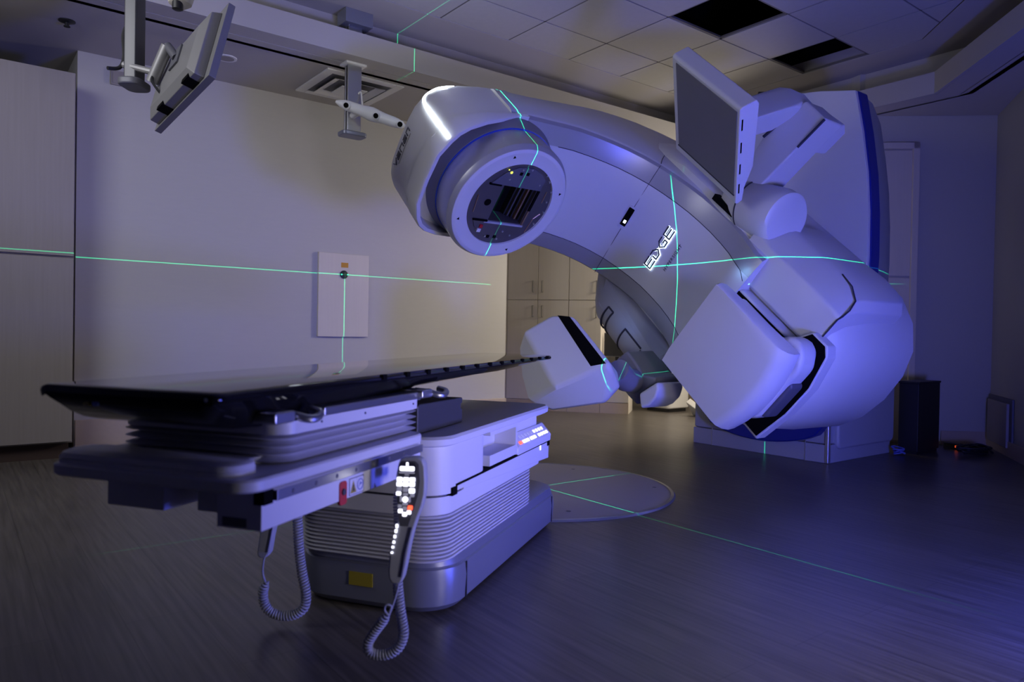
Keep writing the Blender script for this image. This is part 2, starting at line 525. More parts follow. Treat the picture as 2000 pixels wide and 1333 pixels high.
# door in the wall behind the stand (seen between stand and corner)
dn = Vector((0.725, 0.79, 0)).normalized()
DX = frame((0.02, 3.31, 0), dn, (-dn.y, dn.x, 0), (0, 0, 1))     # local x along the wall, -y into the room
mb = MB(DX)
mb.box((0.0, -0.03, 0), (0.06, 0.0, 2.44)); mb.box((0.42, -0.03, 0), (0.47, 0.0, 2.44)); mb.box((0.0, -0.03, 2.39), (0.47, 0.0, 2.44))
fr = mb.obj('door_1', M_LAM2, None, bevel=0.003); fr['kind'] = 'structure'
mb = MB(DX); mb.box((0.06, -0.012, 1.36), (0.42, -0.001, 2.38)); mb.box((0.06, -0.012, 0.02), (0.42, -0.001, 1.345))
mb.obj('door_leaf', M_LAM2, fr, bevel=0.003)
mb = MB(DX); mb.lathe([(0.012, 0), (0.012, 0.03), (0.022, 0.035), (0.022, 0.055), (0.01, 0.06)], (0.12, -0.07, 1.72), 'y', 16)
mb.obj('door_handle', M_STEEL, fr)

# ================================================================== TALL CABINETS AT THE LEFT
t = thing('tall_cabinet', 'tall pale wood-grain cabinet at the left edge beside the bare wall', 'cabinet', (-2.57, -2.55, 0))
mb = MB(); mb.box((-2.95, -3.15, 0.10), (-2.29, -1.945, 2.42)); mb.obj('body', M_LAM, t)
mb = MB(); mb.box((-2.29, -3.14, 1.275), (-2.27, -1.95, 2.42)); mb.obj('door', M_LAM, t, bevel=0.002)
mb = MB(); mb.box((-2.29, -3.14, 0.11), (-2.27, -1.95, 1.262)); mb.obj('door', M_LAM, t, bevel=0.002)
mb = MB(); mb.box((-2.9, -3.14, 0.0), (-2.33, -1.96, 0.10)); mb.obj('toe_kick', M_CANVAS, t)

# wall plate high on the left wall
mb = MB(); mb.box((-2.56, -1.712, 2.478), (-2.545, -1.60, 2.575)); mb.box((-2.545, -1.70, 2.49), (-2.541, -1.612, 2.563))
tag(mb.obj('wall_plate', M_LAM, None, bevel=0.003), 'small blank wall plate high beside the tall cabinet', 'wall plate')

# laser panel on the left wall
t = thing('laser_panel', 'upright rectangular laser cover panel with round black aperture on the left wall', 'panel', (LX, 0, 0.785))
mb = MB(); mb.box((LX, -0.225, 0.785), (LX + 0.022, 0.215, 1.465)); mb.obj('cover_plate', M_LAM2, t, bevel=0.003)
mb = MB(); mb.lathe([(0.034, 0), (0.034, 0.006), (0.026, 0.008)], (LX + 0.022, -0.008, 1.294), 'x', 32); ap = mb.obj('aperture', M_BLACK, t)
mb = MB(); mb.lathe([(0.006, 0.0085), (0.004, 0.0095)], (LX + 0.022, -0.030, 1.294), 'x', 12); mb.obj('laser_window', M_GREENL, ap)
mb = MB(); mb.lathe([(0.005, 0.0085), (0.004, 0.0095)], (LX + 0.022, 0.022, 1.295), 'x', 12); mb.obj('laser_window', M_GREENL, ap)
mb = MB(); mb.box((LX + 0.022, -0.032, 1.352), (LX + 0.0232, 0.030, 1.392)); mb.obj('warning_sticker', M_AMBER, t, label='amber warning sticker')

# ================================================================== CABINET RUN ON THE ANGLED WALL
ca = Vector((0.79, 0.61, 0)).normalized()
CX = frame((-2.958, 2.607, 0), ca, (-ca.y, ca.x, 0), (0, 0, 1))
units = [(-1.19, -0.505, 2.3), (-0.505, 0.18, 2.3), (0.18, 0.535, 2.3), (0.535, 0.84, 0.5)]
labs = ['pale storage cabinet at the far left of the run, half hidden by the wall corner',
        'pale storage cabinet with paired upper and lower doors next to the wall corner',
        'narrow tall pale storage cabinet, third in the run, half hidden by the source arm',
        'low pale cabinet with a dark screen on it, at the right end of the run']
for (s0, s1, top_), lab in zip(units, labs):
    cpos = CX @ Vector(((s0 + s1) / 2, 0.22, 0))
    t = thing('storage_cabinet', lab, 'cabinet', cpos, group='storage cabinets along the angled wall')
    mb = MB(CX); mb.box((s0 + 0.002, 0.02, 0.0), (s1 - 0.002, 0.45, top_)); mb.obj('body', M_LAM2, t)
    mb = MB(CX); mb.box((s0 + 0.002, 0.0, 0.0), (s1 - 0.002, 0.02, 0.115)); mb.obj('plinth', M_BASEB, t)
    doors = [(s0 + 0.003, (s0 + s1) / 2 - 0.002, 1), ((s0 + s1) / 2 + 0.002, s1 - 0.003, -1)] if s1 - s0 > 0.5 else [(s0 + 0.003, s1 - 0.003, 1)]
    for z0, z1, hz in ((0.12, 1.2, 1.08), (1.206, 2.29, 1.35)) if top_ > 1 else ((0.12, 0.495, 0.4),):
        for d0, d1, sd in doors:
            mb = MB(CX); mb.box((d0, -0.001, z0), (d1, 0.019, z1)); d = mb.obj('door', M_LAM2, t, bevel=0.002)
            hx = d1 - 0.05 if sd == 1 else d0 + 0.05
            mb = MB(CX); mb.tube([(hx, 0, hz - 0.06), (hx, -0.035, hz - 0.06), (hx, -0.035, hz + 0.06), (hx, 0, hz + 0.06)], 0.006, 8)
            mb.obj('handle', M_HANDLE, d)

# white cart and other small things behind the gantry
t = thing('storage_bin', 'white rounded storage bin on the floor right of the cabinets', 'bin', (-2.37, 3.82, 0))
mb = MB(); mb.prism(rrect(-2.56, 3.64, -2.19, 4.0, 0.05), 'z', 0.035, 0.55); mb.obj('body', M_WHITE, t, bevel=0.02)
mb = MB(); mb.prism(rrect(-2.54, 3.66, -2.21, 3.98, 0.04), 'z', 0.0, 0.036); mb.obj('base', M_BLACK, t)
mb = MB(); mb.prism(rrect(-2.55, 3.65, -2.20, 3.99, 0.05), 'z', 0.55, 0.575); mb.obj('lid', M_WHITE, t, bevel=0.008)
t = thing('computer_monitor', 'dark computer screen standing on the low cabinet behind the source arm', 'monitor', CX @ Vector((0.68, 0.2, 0.5)))
mb = MB(CX); mb.prism(rrect(0.55, 0.60, 0.83, 0.86, 0.01), 'y', 0.14, 0.165); sc1 = mb.obj('housing', M_DGREY, t, bevel=0.004)
mb = MB(CX); mb.prism(rrect(0.56, 0.61, 0.82, 0.85, 0.005), 'y', 0.138, 0.141); mb.obj('screen', M_BLACK, sc1)
mb = MB(CX); mb.box((0.67, 0.165, 0.505), (0.71, 0.185, 0.72)); mb.obj('stand', M_BLACK, t, bevel=0.003)
mb = MB(CX); mb.box((0.60, 0.10, 0.50), (0.78, 0.26, 0.512)); mb.obj('base', M_BLACK, t, bevel=0.003)
mb = MB(); mb.hull([(-1.86, 3.52, 0.15), (-1.72, 3.56, 0.06), (-1.70, 3.60, 0.09), (-1.84, 3.56, 0.19), (-1.86, 3.62, 0.15), (-1.72, 3.66, 0.0), (-1.70, 3.68, 0.0), (-1.84, 3.66, 0.0), (-1.86, 3.64, 0)])
tag(mb.obj('floor_box', M_WHITE, None, bevel=0.006), 'small tilted pale box on the floor past the white bin', 'box')

# black cabinet on the floor right of the stand
t = thing('equipment_case', 'tall black equipment case on the floor right of the machine stand', 'equipment case', (0.53, 3.3, 0))
mb = MB(); mb.box((0.50, 3.06, 0.02), (0.64, 3.42, 0.52)); mb.obj('body', M_BLACK, t, bevel=0.004)
mb = MB(); mb.box((0.495, 3.055, 0.52), (0.645, 3.425, 0.535)); mb.obj('lid', M_BLACK, t, bevel=0.003)
mb = MB(); mb.box((0.51, 3.07, 0.0), (0.63, 3.41, 0.02)); mb.obj('base', M_BLACK, t)
# cables and power brick
def tangle(c, rx, ry, n, seed, z0=0.01):
    rnd = random.Random(seed); pts = []
    for i in range(n):
        a = i * 2.1 + rnd.uniform(-0.4, 0.4); q = rnd.uniform(0.45, 1)
        pts.append((c[0] + rx * q * math.cos(a), c[1] + ry * q * math.sin(a), z0 + rnd.uniform(0, 0.05)))
    return smooth_path(pts, 6)
mb = MB(); mb.tube(tangle((0.86, 3.50), 0.10, 0.22, 26, 2), 0.008, 6)
mb.X = IDM
tag(mb.obj('cable_heap', M_BLACK, None, smooth=180), 'heap of black cables on the floor below the access panel', 'cable')
mb = MB(); mb.tube(tangle((0.56, 2.93), 0.05, 0.07, 14, 5), 0.006, 6)
tag(mb.obj('cable_heap', M_SYMB, None, smooth=180), 'small coil of dark blue cable at the foot of the black case', 'cable')
t = thing('power_strip', 'black power strip with a red light among the cables', 'power strip', (0.66, 3.63, 0))
mb = MB(); mb.box((0.60, 3.60, 0.0), (0.72, 3.655, 0.045)); mb.obj('body', M_BLACK, t, bevel=0.004)
mb = MB(); mb.box((0.685, 3.594, 0.016), (0.705, 3.60, 0.032)); mb.obj('indicator_light', M_REDL, t)
# access panel on the right wall
wn = Vector((0.529, -0.849, 0)).normalized()
PX = frame((0.745, 4.1, 0), wn, (-wn.y, wn.x, 0), (0, 0, 1))     # local x along right wall, -y into room
t = thing('access_panel', 'square pale access panel low on the slanted right wall', 'panel', PX @ Vector((0.75, 0, 0.06)))
mb = MB(PX); mb.box((0.02, -0.015, 0.03), (0.66, 0.0, 0.42)); mb.obj('frame', M_DGREY, t, bevel=0.003)
mb = MB(PX); mb.box((0.06, -0.035, 0.06), (0.60, -0.015, 0.385)); mb.obj('panel', M_LAM, t, bevel=0.004)

# ================================================================== CEILING THINGS
# air diffuser
t = thing('air_diffuser', 'square stepped air vent in the soffit behind the tracking camera', 'vent', (-2.07, -0.2, 2.655))
def ringbox(mb, cx, cy, a, b_, z0, z1):
    mb.box((cx - a, cy - a, z0), (cx + a, cy - b_, z1)); mb.box((cx - a, cy + b_, z0), (cx + a, cy + a, z1))
    mb.box((cx - a, cy - b_, z0), (cx - b_, cy + b_, z1)); mb.box((cx + b_, cy - b_, z0), (cx + a, cy + b_, z1))
mb = MB(); ringbox(mb, -2.07, -0.2, 0.30, 0.235, 2.648, 2.66); mb.obj('frame', M_WHITE, t, bevel=0.003)
mb = MB(); mb.box((-2.31, -0.44, 2.654), (-1.83, 0.04, 2.6595)); mb.obj('backing', M_DGREY, t)
for a, b_, z0 in ((0.20, 0.145, 2.632),):
    mb = MB()
    def sq(h, z): return [(-2.07 - h, -0.2 - h, z), (-2.07 + h, -0.2 - h, z), (-2.07 + h, -0.2 + h, z), (-2.07 - h, -0.2 + h, z)]
    mb.loft([sq(a, z0 + 0.004), sq(b_, z0 + 0.022), sq(b_, z0 + 0.018), sq(a, z0)], cap=False)
    mb.obj('louvre_ring', M_WHITE, t)
mb = MB(); mb.box((-2.17, -0.30, 2.624), (-1.97, -0.10, 2.630)); mb.obj('louvre_centre', M_WHITE, t)

# tracking camera on its pole
t = thing('tracking_camera', 'white three-lens tracking camera on a short ceiling pole in front of the air vent', 'camera', (-1.61, -0.385, 2.18))
mb = MB(); mb.box((-1.64, -0.435, 2.20), (-1.62, -0.335, 2.95)); mb.box((-1.60, -0.435, 2.20), (-1.58, -0.335, 2.95)); mb.box((-1.63, -0.40, 2.20), (-1.59, -0.37, 2.95)); mb.obj('pole', M_STEEL, t, bevel=0.004)
mb = MB(); mb.box((-1.66, -0.485, 2.905), (-1.52, -0.285, 3.0)); mb.obj('ceiling_mount', M_BASE, t, bevel=0.004)
mb = MB(); mb.box((-1.665, -0.46, 2.645), (-1.555, -0.31, 2.665)); mb.obj('flange', M_WHITE, t, bevel=0.004)
mb = MB(); mb.prism(rrect(-1.67, -0.475, -1.55, -0.295, 0.03), 'z', 2.165, 2.195); mb.obj('end_cap', M_BASE, t, bevel=0.008)
ce = Vector((0.245, 0.325, -0.135)).normalized(); cn = Vector((0.80, -0.52, -0.25)); cn = (cn - ce * cn.dot(ce)).normalized(); cu_ = ce.cross(cn) * -1
SXc = frame((-1.43, -0.33, 2.292), ce, cn, cu_)
mb = MB(SXc)
prof = []
for i in range(17):
    x = -0.245 + 0.49 * i / 16
    e = 1 - (abs(x) / 0.245) ** 8
    hh = 0.036 + 0.012 * math.exp(-((x / 0.05) ** 2))
    yo = 0.03 * (abs(x) / 0.245) ** 2
    rr = max(0.25, e)
    prof.append([(x, yo + 0.034 * rr * math.cos(a), hh * rr * math.sin(a)) for a in [2 * math.pi * k / 20 for k in range(20)]])
mb.loft(prof); cb = mb.obj('camera_bar', M_WHITE, t, smooth=60)
for x in (-0.165, 0.04, 0.215):
    mb = MB(SXc); yo = 0.03 * (abs(x) / 0.245) ** 2
    mb.lathe([(0.026, 0.02), (0.026, 0.036), (0.018, 0.044)], (x, yo, 0), 'y', 24); mb.obj('lens_housing', M_WHITE, cb)
    mb = MB(SXc); mb.lathe([(0.0175, 0.044), (0.014, 0.0465)], (x, yo, 0), 'y', 24); mb.obj('lens', M_VOID, cb)
mb = MB(); mb.tube([(-1.60, -0.40, 2.30), (-1.52, -0.39, 2.31), (-1.45, -0.36, 2.31)], 0.022, 12); mb.obj('bracket', M_WHITE, t)
mb = MB(); mb.tube(smooth_path([(-1.58, -0.36, 2.46), (-1.57, -0.345, 2.47), (-1.54, -0.35, 2.40), (-1.50, -0.36, 2.32)]), 0.005, 6); mb.obj('cable', M_WHITE, t)

# small ceiling things
t = thing('sprinkler', 'dark round sprinkler head in the soffit above the tall cabinet', 'sprinkler', (-2.06, -2.02, 2.66))
mb = MB(); mb.lathe([(0.045, 0), (0.045, -0.005), (0.02, -0.012)], (-2.06, -2.02, 2.66), 'z', 24); mb.obj('plate', M_BLACK, t)
mb = MB(); mb.lathe([(0.012, -0.01), (0.012, -0.03), (0.018, -0.032), (0.018, -0.036)], (-2.06, -2.02, 2.66), 'z', 16); mb.obj('nozzle', M_BLACK, t)
t = thing('downlight', 'unlit round recessed ceiling light in the soffit behind the monitor', 'ceiling light', (-2.05, -1.1, 2.66))
mb = MB(); mb.lathe([(0.068, 0), (0.068, -0.006), (0.052, -0.006)], (-2.05, -1.1, 2.66), 'z', 32); mb.obj('rim', M_WHITE, t)
mb = MB(); mb.lathe([(0.05, -0.002), (0.05, -0.0075)], (-2.05, -1.1, 2.66), 'z', 32); mb.obj('lens', M_LAM, t)
t = thing('security_camera', 'pale dome camera with black lens at the top edge beside the monitor', 'camera', (-0.62, -1.72, 2.59))
mb = MB(); mb.lathe([(0.03, 0.03), (0.03, -0.55), (0.05, -0.56)], (-0.62, -1.72, 2.97), 'z', 20); mb.obj('stem', M_WHITE, t)
mb = MB(); mb.lathe([(0.06, -0.54), (0.062, -0.58), (0.05, -0.62), (0.02, -0.64)], (-0.62, -1.72, 2.97), 'z', 28); mb.obj('dome', M_LAM2, t)
mb = MB(); mb.lathe([(0.024, -0.62), (0.024, -0.655), (0.015, -0.66)], (-0.60, -1.735, 2.97), 'z', 20); mb.obj('lens', M_BLACK, t)

# monitor on its pole
PXm, PYm = -0.85, -1.868
t = thing('ceiling_monitor', 'silver flat monitor tilted on an arm from a ceiling pole, seen from behind', 'monitor', (PXm, PYm, 1.99))
al = R(-38)
PM = frame((PXm, PYm, 0), (math.cos(al), math.sin(al), 0), (-math.sin(al), math.cos(al), 0), (0, 0, 1))
mb = MB(PM)
mb.prism(rrect(-0.045, -0.03, 0.045, 0.03, 0.008), 'z', 2.02, 3.0); mb.obj('pole', M_POLE, t)
mb = MB(PM); mb.box((-0.022, -0.034, 2.06), (0.022, -0.0295, 3.0)); mb.obj('pole_channel', M_BASE, t, bevel=0.001)
mb = MB(PM); mb.prism(rrect(-0.078, -0.055, 0.078, 0.055, 0.04), 'z', 1.985, 2.02); mb.obj('end_cap', M_DGREY, t, bevel=0.01)
mb = MB(PM); mb.tube(smooth_path([(0.015, -0.036, 2.27), (0.02, -0.045, 2.22), (0.016, -0.042, 2.13), (0.022, -0.06, 2.075), (0.07, -0.09, 2.055)]), 0.009, 8); mb.obj('cable', M_BLACK, t)
A_, O, D_ = Vector((-0.324, -1.555, 2.285)), Vector((-0.234, -1.662, 1.914)), Vector((-0.852, -1.747, 1.788))
e1, e2 = A_ - O, D_ - O
L1, L2 = e1.length, e2.length; e1.normalize(); e2 = (e2 - e1 * e2.dot(e1)).normalized(); en = e2.cross(e1)
if en.dot(CAM - O) < 0: en = -en
MX = frame(O, e1, e2, en)
mb = MB(MX); mb.prism([(0, 0), (L1, 0), (L1, L2), (0, L2)], 'z', 0.0, 0.032); bz = mb.obj('screen_bezel', M_MON, t, bevel=0.002)
mb = MB(MX); mb.prism([(0.03, 0.012), (L1 - 0.02, 0.012), (L1 - 0.02, L2 - 0.012), (0.03, L2 - 0.012)], 'z', -0.003, -0.0005); mb.obj('screen', M_BLACK, bz)
mb = MB(MX)
mb.loft([[(0.012, 0.05, 0.032), (L1 - 0.03, 0.05, 0.032), (L1 - 0.03, L2 - 0.05, 0.032), (0.012, L2 - 0.05, 0.032)],
         [(0.012, 0.055, 0.075), (L1 - 0.05, 0.055, 0.075), (L1 - 0.05, L2 - 0.055, 0.075), (0.012, L2 - 0.055, 0.075)],
         [(0.05, 0.10, 0.10), (L1 - 0.12, 0.10, 0.10), (L1 - 0.12, L2 - 0.10, 0.10), (0.05, L2 - 0.10, 0.10)]]); bk = mb.obj('back_cover', M_MON, t, bevel=0.003)
for a in (0.10, L2 * 0.62):
    mb = MB(MX); mb.box((0.008, a, 0.033), (0.07, a + 0.07, 0.086)); mb.obj('port_recess', M_VOID, bk)
mc = O + e1 * L1 * 0.55 + e2 * L2 * 0.5 + en * 0.10
mb = MB(MX); c0 = (L1 * 0.55, L2 * 0.5)
mb.box((c0[0] - 0.05, c0[1] - 0.05, 0.099), (c0[0] + 0.05, c0[1] + 0.05, 0.109)); mb.obj('mount_plate', M_DGREY, t, bevel=0.002)
k1 = Vector((-0.72, -1.80, 2.04)); k0 = PM @ Vector((0.05, -0.02, 2.085)); k2 = Vector((-0.655, -1.765, 2.155))
mb = MB(); mb.tube([PM @ Vector((0.02, -0.04, 2.09)), k1], 0.016, 10); mb.obj('support_arm', M_MON, t)
mb = MB(); mb.tube([k1 - (k2 - k1) * 0.35, k1, k2], 0.027, 14); ar = mb.obj('tilt_arm', M_MON, t)
mb = MB(); mb.tube([k2, k2 + (mc - k2) * 0.5, mc], 0.02, 12); mb.obj('joint', M_DGREY, t)
mb = MB(); mb.tube(smooth_path([k1, k1 + Vector((0.02, -0.02, -0.05)), O + e1 * 0.05 + e2 * L2 * 0.66 + en * 0.065]), 0.006, 6); mb.obj('cable', M_BLACK, t)

# ================================================================== LINEAR ACCELERATOR
ga = R(48)                       # gantry is turned 48 degrees towards the left wall
Hd = Vector((-math.sin(ga), 0, math.cos(ga)))
Kd = Vector((math.cos(ga), 0, math.sin(ga)))
GX = frame((0, 0, 1.295), Kd, (0, 1, 0), Hd)      # local (k, y, h): k across the gantry, h towards the head
lin = thing('linear_accelerator', 'large white radiotherapy machine with tilted C-shaped gantry, round treatment head and lit lettering', 'radiotherapy machine', (-0.07, 2.55, 0))

# --- stand base on the floor
mb = MB(); mb.box((-0.64, 2.11, 0.0), (0.48, 2.98, 0.125)); mb.obj('base_plinth', M_GREY, lin, bevel=0.006)
mb = MB(); mb.box((-0.635, 2.115, 0.128), (0.475, 2.98, 0.42)); sb = mb.obj('base_housing', M_GREY, lin, bevel=0.012)
for x in (-0.46, 0.315):
    mb = MB(); mb.box((x - 0.003, 2.107, 0.0), (x + 0.003, 2.112, 0.30)); mb.obj('panel_joint', M_SILVER, sb)
mb = MB(); mb.box((0.455, 2.105, 0.0), (0.484, 2.14, 0.30)); mb.obj('corner_trim', M_SILVER, lin, bevel=0.008)
mb = MB(); mb.prism(rrect(2.20, 0.09, 2.99, 0.75, 0.05), 'x', 0.40, 0.505); mb.obj('side_cover', M_GREY, lin, bevel=0.02)
mb = MB(); mb.prism(rrect(2.20, 0.09, 2.99, 0.75, 0.05), 'x', -0.665, -0.56); mb.obj('side_cover', M_GREY, lin, bevel=0.02)
# --- tall stand shell behind the gantry with its blue edge band
prof_r = [(0.42, 0.19), (0.60, 0.40), (0.71, 0.75), (0.755, 1.05), (0.771, 1.369), (0.769, 1.645), (0.753, 1.90), (0.718, 2.16), (0.668, 2.429)]
top = [(0.422, 2.484), (0.157, 2.52), (0.0, 2.53)]
bot = [(0.42 - 0.42 * i / 6, 1.295 - math.sqrt(1.19 ** 2 - (0.42 - 0.42 * i / 6) ** 2)) for i in range(1, 7)]
half = bot[::-1] + prof_r + top
def stand_poly(dx=0.0, dz=0.0, s=1.0):
    hf = [((x + (dx if x > 0.01 else 0)) * s, 1.295 + (z - 1.295) * s + dz) for x, z in half]
    return hf + [(-x, z) for x, z in hf[::-1] if x > 0.001]
mb = MB(); mb.prism([(x, max(z, 1.295 - math.sqrt(max(0.0, 1.09 ** 2 - x * x)))) for x, z in stand_poly()], 'y', 2.0, 2.03); mb.obj('stand_front', M_SHELL, lin, bevel=0.005)
mb = MB(); mb.prism(stand_poly(0.004, 0, 1.002), 'y', 2.03, 2.15); mb.obj('stand_band', M_BLUE, lin, bevel=0.012, label='deep blue edge band')
mb = MB()
mb.loft([[(x * 1.0, 2.15, z) for x, z in stand_poly(-0.02)], [(x * .92, 2.35, z) for x, z in stand_poly(-0.01)], [(x * 0.81, 2.6, 1.295 + (z - 1.295) * 0.93) for x, z in stand_poly()], [(x * 0.66, 2.8, 1.295 + (z - 1.295) * 0.86) for x, z in stand_poly()], [(x * 0.4, 2.9, 1.295 + (z - 1.295) * 0.75) for x, z in stand_poly()]])
mb.obj('stand_shell', M_GREY, lin, smooth=50)

# --- rotating gantry body
gb = MB(GX)
def body_ring(y, s, hs=1.0):
    lo = [(0.53, -0.55), (0.54, -0.72), (0.52, -0.88), (0.45, -1.03), (0.33, -1.145), (0.18, -1.205), (0.0, -1.225)]
    pts = [(0.53, 0.45), (0.53, 0.0)] + lo
    pts = pts + [(-k, h) for k, h in pts[::-1] if k > 0.001]
    pts = pts + [(-0.50, 0.62), (-0.43, 0.9), (0.43, 0.9), (0.50, 0.62)]
    return [(k * s, y, h * s) for k, h in pts]
gb.loft([body_ring(1.15, 0.90), body_ring(1.17, 0.935), body_ring(1.25, 0.97), body_ring(1.45, 0.99), body_ring(1.97, 1.0)])
gbody = gb.obj('gantry_body', M_SHELL, lin, bevel=0.0, smooth=40)

# --- C arm: profile lofted across its width
front = [(-0.05, .695), (.20, .70), (.36, .703), (.48, .698), (.61, .665), (.72, .625), (.80, .585), (.89, .52), (.97, .44), (1.03, .35), (1.08, .25), (1.115, .15), (1.13, .05), (1.135, -.06), (1.125, -.17), (1.105, -.27), (1.07, -.36), (1.045, -.43), (1.05, -.50)]
back = [(-0.05, 1.02), (.20, 1.04), (.40, 1.07), (.60, 1.10), (.78, 1.13), (.92, 1.14), (1.08, 1.13), (1.25, 1.10), (1.45, 1.02), (1.6, .93), (1.75, .80), (1.85, .65), (1.9, .5), (1.9, .35), (1.9, .2), (1.9, .05), (1.9, -.1), (1.9, -.3), (1.9, -.50)]
def nrm2(i):
    a, b_ = front[max(i - 1, 0)], front[min(i + 1, len(front) - 1)]
    t = Vector((b_[0] - a[0], b_[1] - a[1])).normalized()
    return Vector((t.y, -t.x)) * (1 if t.y < 0 or True else -1)
am = MB(GX)
ks = [-0.437, -0.43, -0.415, -0.36, -0.297, -0.2, 0, 0.2, 0.297, 0.36, 0.415, 0.43, 0.437]
crown = [-0.055, -0.03, -0.008, 0.004, 0.012, 0.02, 0.025, 0.02, 0.012, 0.004, -0.008, -0.03, -0.055]
rings = []
for i in range(len(front)):
    n2 = nrm2(i)
    if n2.x > 0 and n2.y > 0: n2 = -n2
    if i == 0 or n2.dot(Vector((-1, -0.6))) < 0: n2 = -n2 if n2.dot(Vector((-0.6, -1))) < 0 else n2
    ring = []
    for k, c in zip(ks, crown):
        ring.append((k, front[i][0] + n2.x * c, front[i][1] + n2.y * c))
    yb, hb = back[i]
    e = (Vector((front[i][0] - yb, front[i][1] - hb))).normalized() * 0.05
    ring += [(0.437, yb + e.x, hb + e.y), (0.41, yb, hb), (-0.41, yb, hb), (-0.437, yb + e.x, hb + e.y)]
    rings.append(ring)
nk = len(rings[0])
vs = [p for r_ in rings for p in r_]
for j in range(len(rings) - 1):
    for i in range(nk):
        am.cur = 1 if i in (2, 3, 8, 9, 10, 1) else 0
        am.add([rings[j][i], rings[j][(i + 1) % nk], rings[j + 1][(i + 1) % nk], rings[j + 1][i]], [(0, 1, 2, 3)])
am.cur = 0
am.add(rings[0], [tuple(range(nk))]); am.add(rings[-1], [tuple(range(nk))])
arm = am.obj('gantry_arm', [M_SHELL, M_BAND], lin, smooth=180)
bm = bmesh.new(); bm.from_mesh(arm.data)
bmesh.ops.remove_doubles(bm, verts=bm.verts, dist=0.0005); bmesh.ops.recalc_face_normals(bm, faces=bm.faces)
bm.to_mesh(arm.data); bm.free()
arm.data.shade_smooth(); arm.data.set_sharp_from_angle(angle=R(40))

def on_arm(k, i, off=0.001):
    """point on the arm's front at k and profile station i (float)"""
    i0 = min(int(i), len(front) - 2); f = i - i0
    c = 0.025 - 0.15 * k * k if abs(k) < 0.36 else 0.004 - (abs(k) - 0.36) * 0.2
    a, b_ = front[i0], front[i0 + 1]
    n0 = Vector((-(a[1] - b_[1]), -(b_[0] - a[0]))).normalized()
    if n0.x > 0.3: n0 = -n0
    p = Vector((a[0] + (b_[0] - a[0]) * f, a[1] + (b_[1] - a[1]) * f)) + n0 * (c + off)
    return Vector((k, p.x, p.y))
for sgn in (1, -1):
    mb = MB(GX); mb.tube([on_arm(sgn * 0.297, 2 + q * 0.5, -0.001) for q in range(0, 31)] + ([on_arm(sgn * 0.285, 17.3, -0.001), on_arm(sgn * 0.26, 17.8, -0.001)]), 0.0028, 6)
    mb.obj('panel_seam', M_INK, arm)
mb = MB(GX); mb.tube([on_arm(-0.43 + 0.86 * q / 24, 8.0, -0.001) for q in range(25)], 0.0022, 6); mb.obj('panel_seam', M_INK, arm)
mb = MB(GX); mb.tube([(0.438, 0.99, 0.46), (0.438, 1.06, 0.53), (0.438, 1.14, 0.60)], 0.0025, 6); mb.obj('panel_seam', M_INK, arm)

# slot window just below the cross seam
def arm_frame(k, i):
    p = on_arm(k, i, 0.0); q = on_arm(k, i + 0.3, 0.0)
    hdir = (p - q).normalized()
    kx = Vector((1, 0, 0)); n = kx.cross(hdir)      # local z out of the surface
    if n.y > 0: n = -n
    return frame(p, kx, hdir, n)
WX = GX @ arm_frame(0.05, 7.9)
mb = MB(WX); mb.prism(rrect(-0.095, -0.035, 0.075, 0.03, 0.012), 'z', -0.01, 0.004); wf = mb.obj('window_frame', M_SHELL, arm, bevel=0.002)
mb = MB(WX); mb.prism(rrect(-0.072, -0.022, 0.062, 0.018, 0.005), 'z', 0.0, 0.0065); mb.obj('window_slot', M_VOID, wf)
mb = MB(WX); mb.box((-0.05, -0.012, 0.006), (-0.03, 0.004, 0.008)); mb.obj('indicator_light', M_LED, wf)

# lit lettering EDGE, with the dark word below it
def strokes(mb, segs, w_, z0, z1):
    for a, b_ in segs:
        d = Vector((b_[0] - a[0], b_[1] - a[1]))
        L = d.length; d.normalize(); n = Vector((-d.y, d.x)) * w_ / 2; e = d * w_ / 2
        A, B = Vector(a) - e, Vector(b_) + e
        mb.prism([A + n, A - n, B - n, B + n], 'z', z0, z1)
S_ = 0.014
def letter(ch, x, wd, ht):
    q = wd * 0.22
    if ch == 'E':
        return [((x, 0), (x, ht)), ((x, ht), (x + wd, ht)), ((x, ht * .5), (x + wd * .95, ht * .5)), ((x, 0), (x + wd, 0))]
    if ch == 'D':
        return [((x, ht), (x + wd * .5, ht)), ((x + wd * .5, ht), (x + wd, ht * .5)), ((x + wd, ht * .5), (x + wd * .6, 0)), ((x + wd * .6, 0), (x, 0)), ((x, 0), (x, ht * .55))]
    if ch == 'G':
        return [((x + wd, ht), (x + wd * .45, ht)), ((x + wd * .45, ht), (x, ht * .5)), ((x, ht * .5), (x + wd * .4, 0)), ((x + wd * .4, 0), (x + wd, 0)), ((x + wd, 0), (x + wd, ht * .45)), ((x + wd, ht * .45), (x + wd * .6, ht * .45))]
TX = GX @ arm_frame(0.0, 10.95)
word = [('E', -0.150), ('D', -0.072), ('G', 0.006), ('E', 0.088)]
mb = MB(TX)
for ch, x in word: strokes(mb, letter(ch, x, 0.060, 0.054), 0.0168, 0.002, 0.006)
lg = mb.obj('lit_lettering', M_LEDL, arm)
mb = MB(TX)
for ch, x in word: strokes(mb, letter(ch, x, 0.060, 0.054), 0.0085, 0.006, 0.010)
mb.obj('letter_faces', M_NAVY, lg)
TX2 = GX @ arm_frame(0.01, 11.92) @ Matrix.Translation((0, 0.0, 0.0055))
text_obj('lettering', 'HYPERSIGHT', 0.030, TX2, M_INK, arm, 0.001, space=1.25)

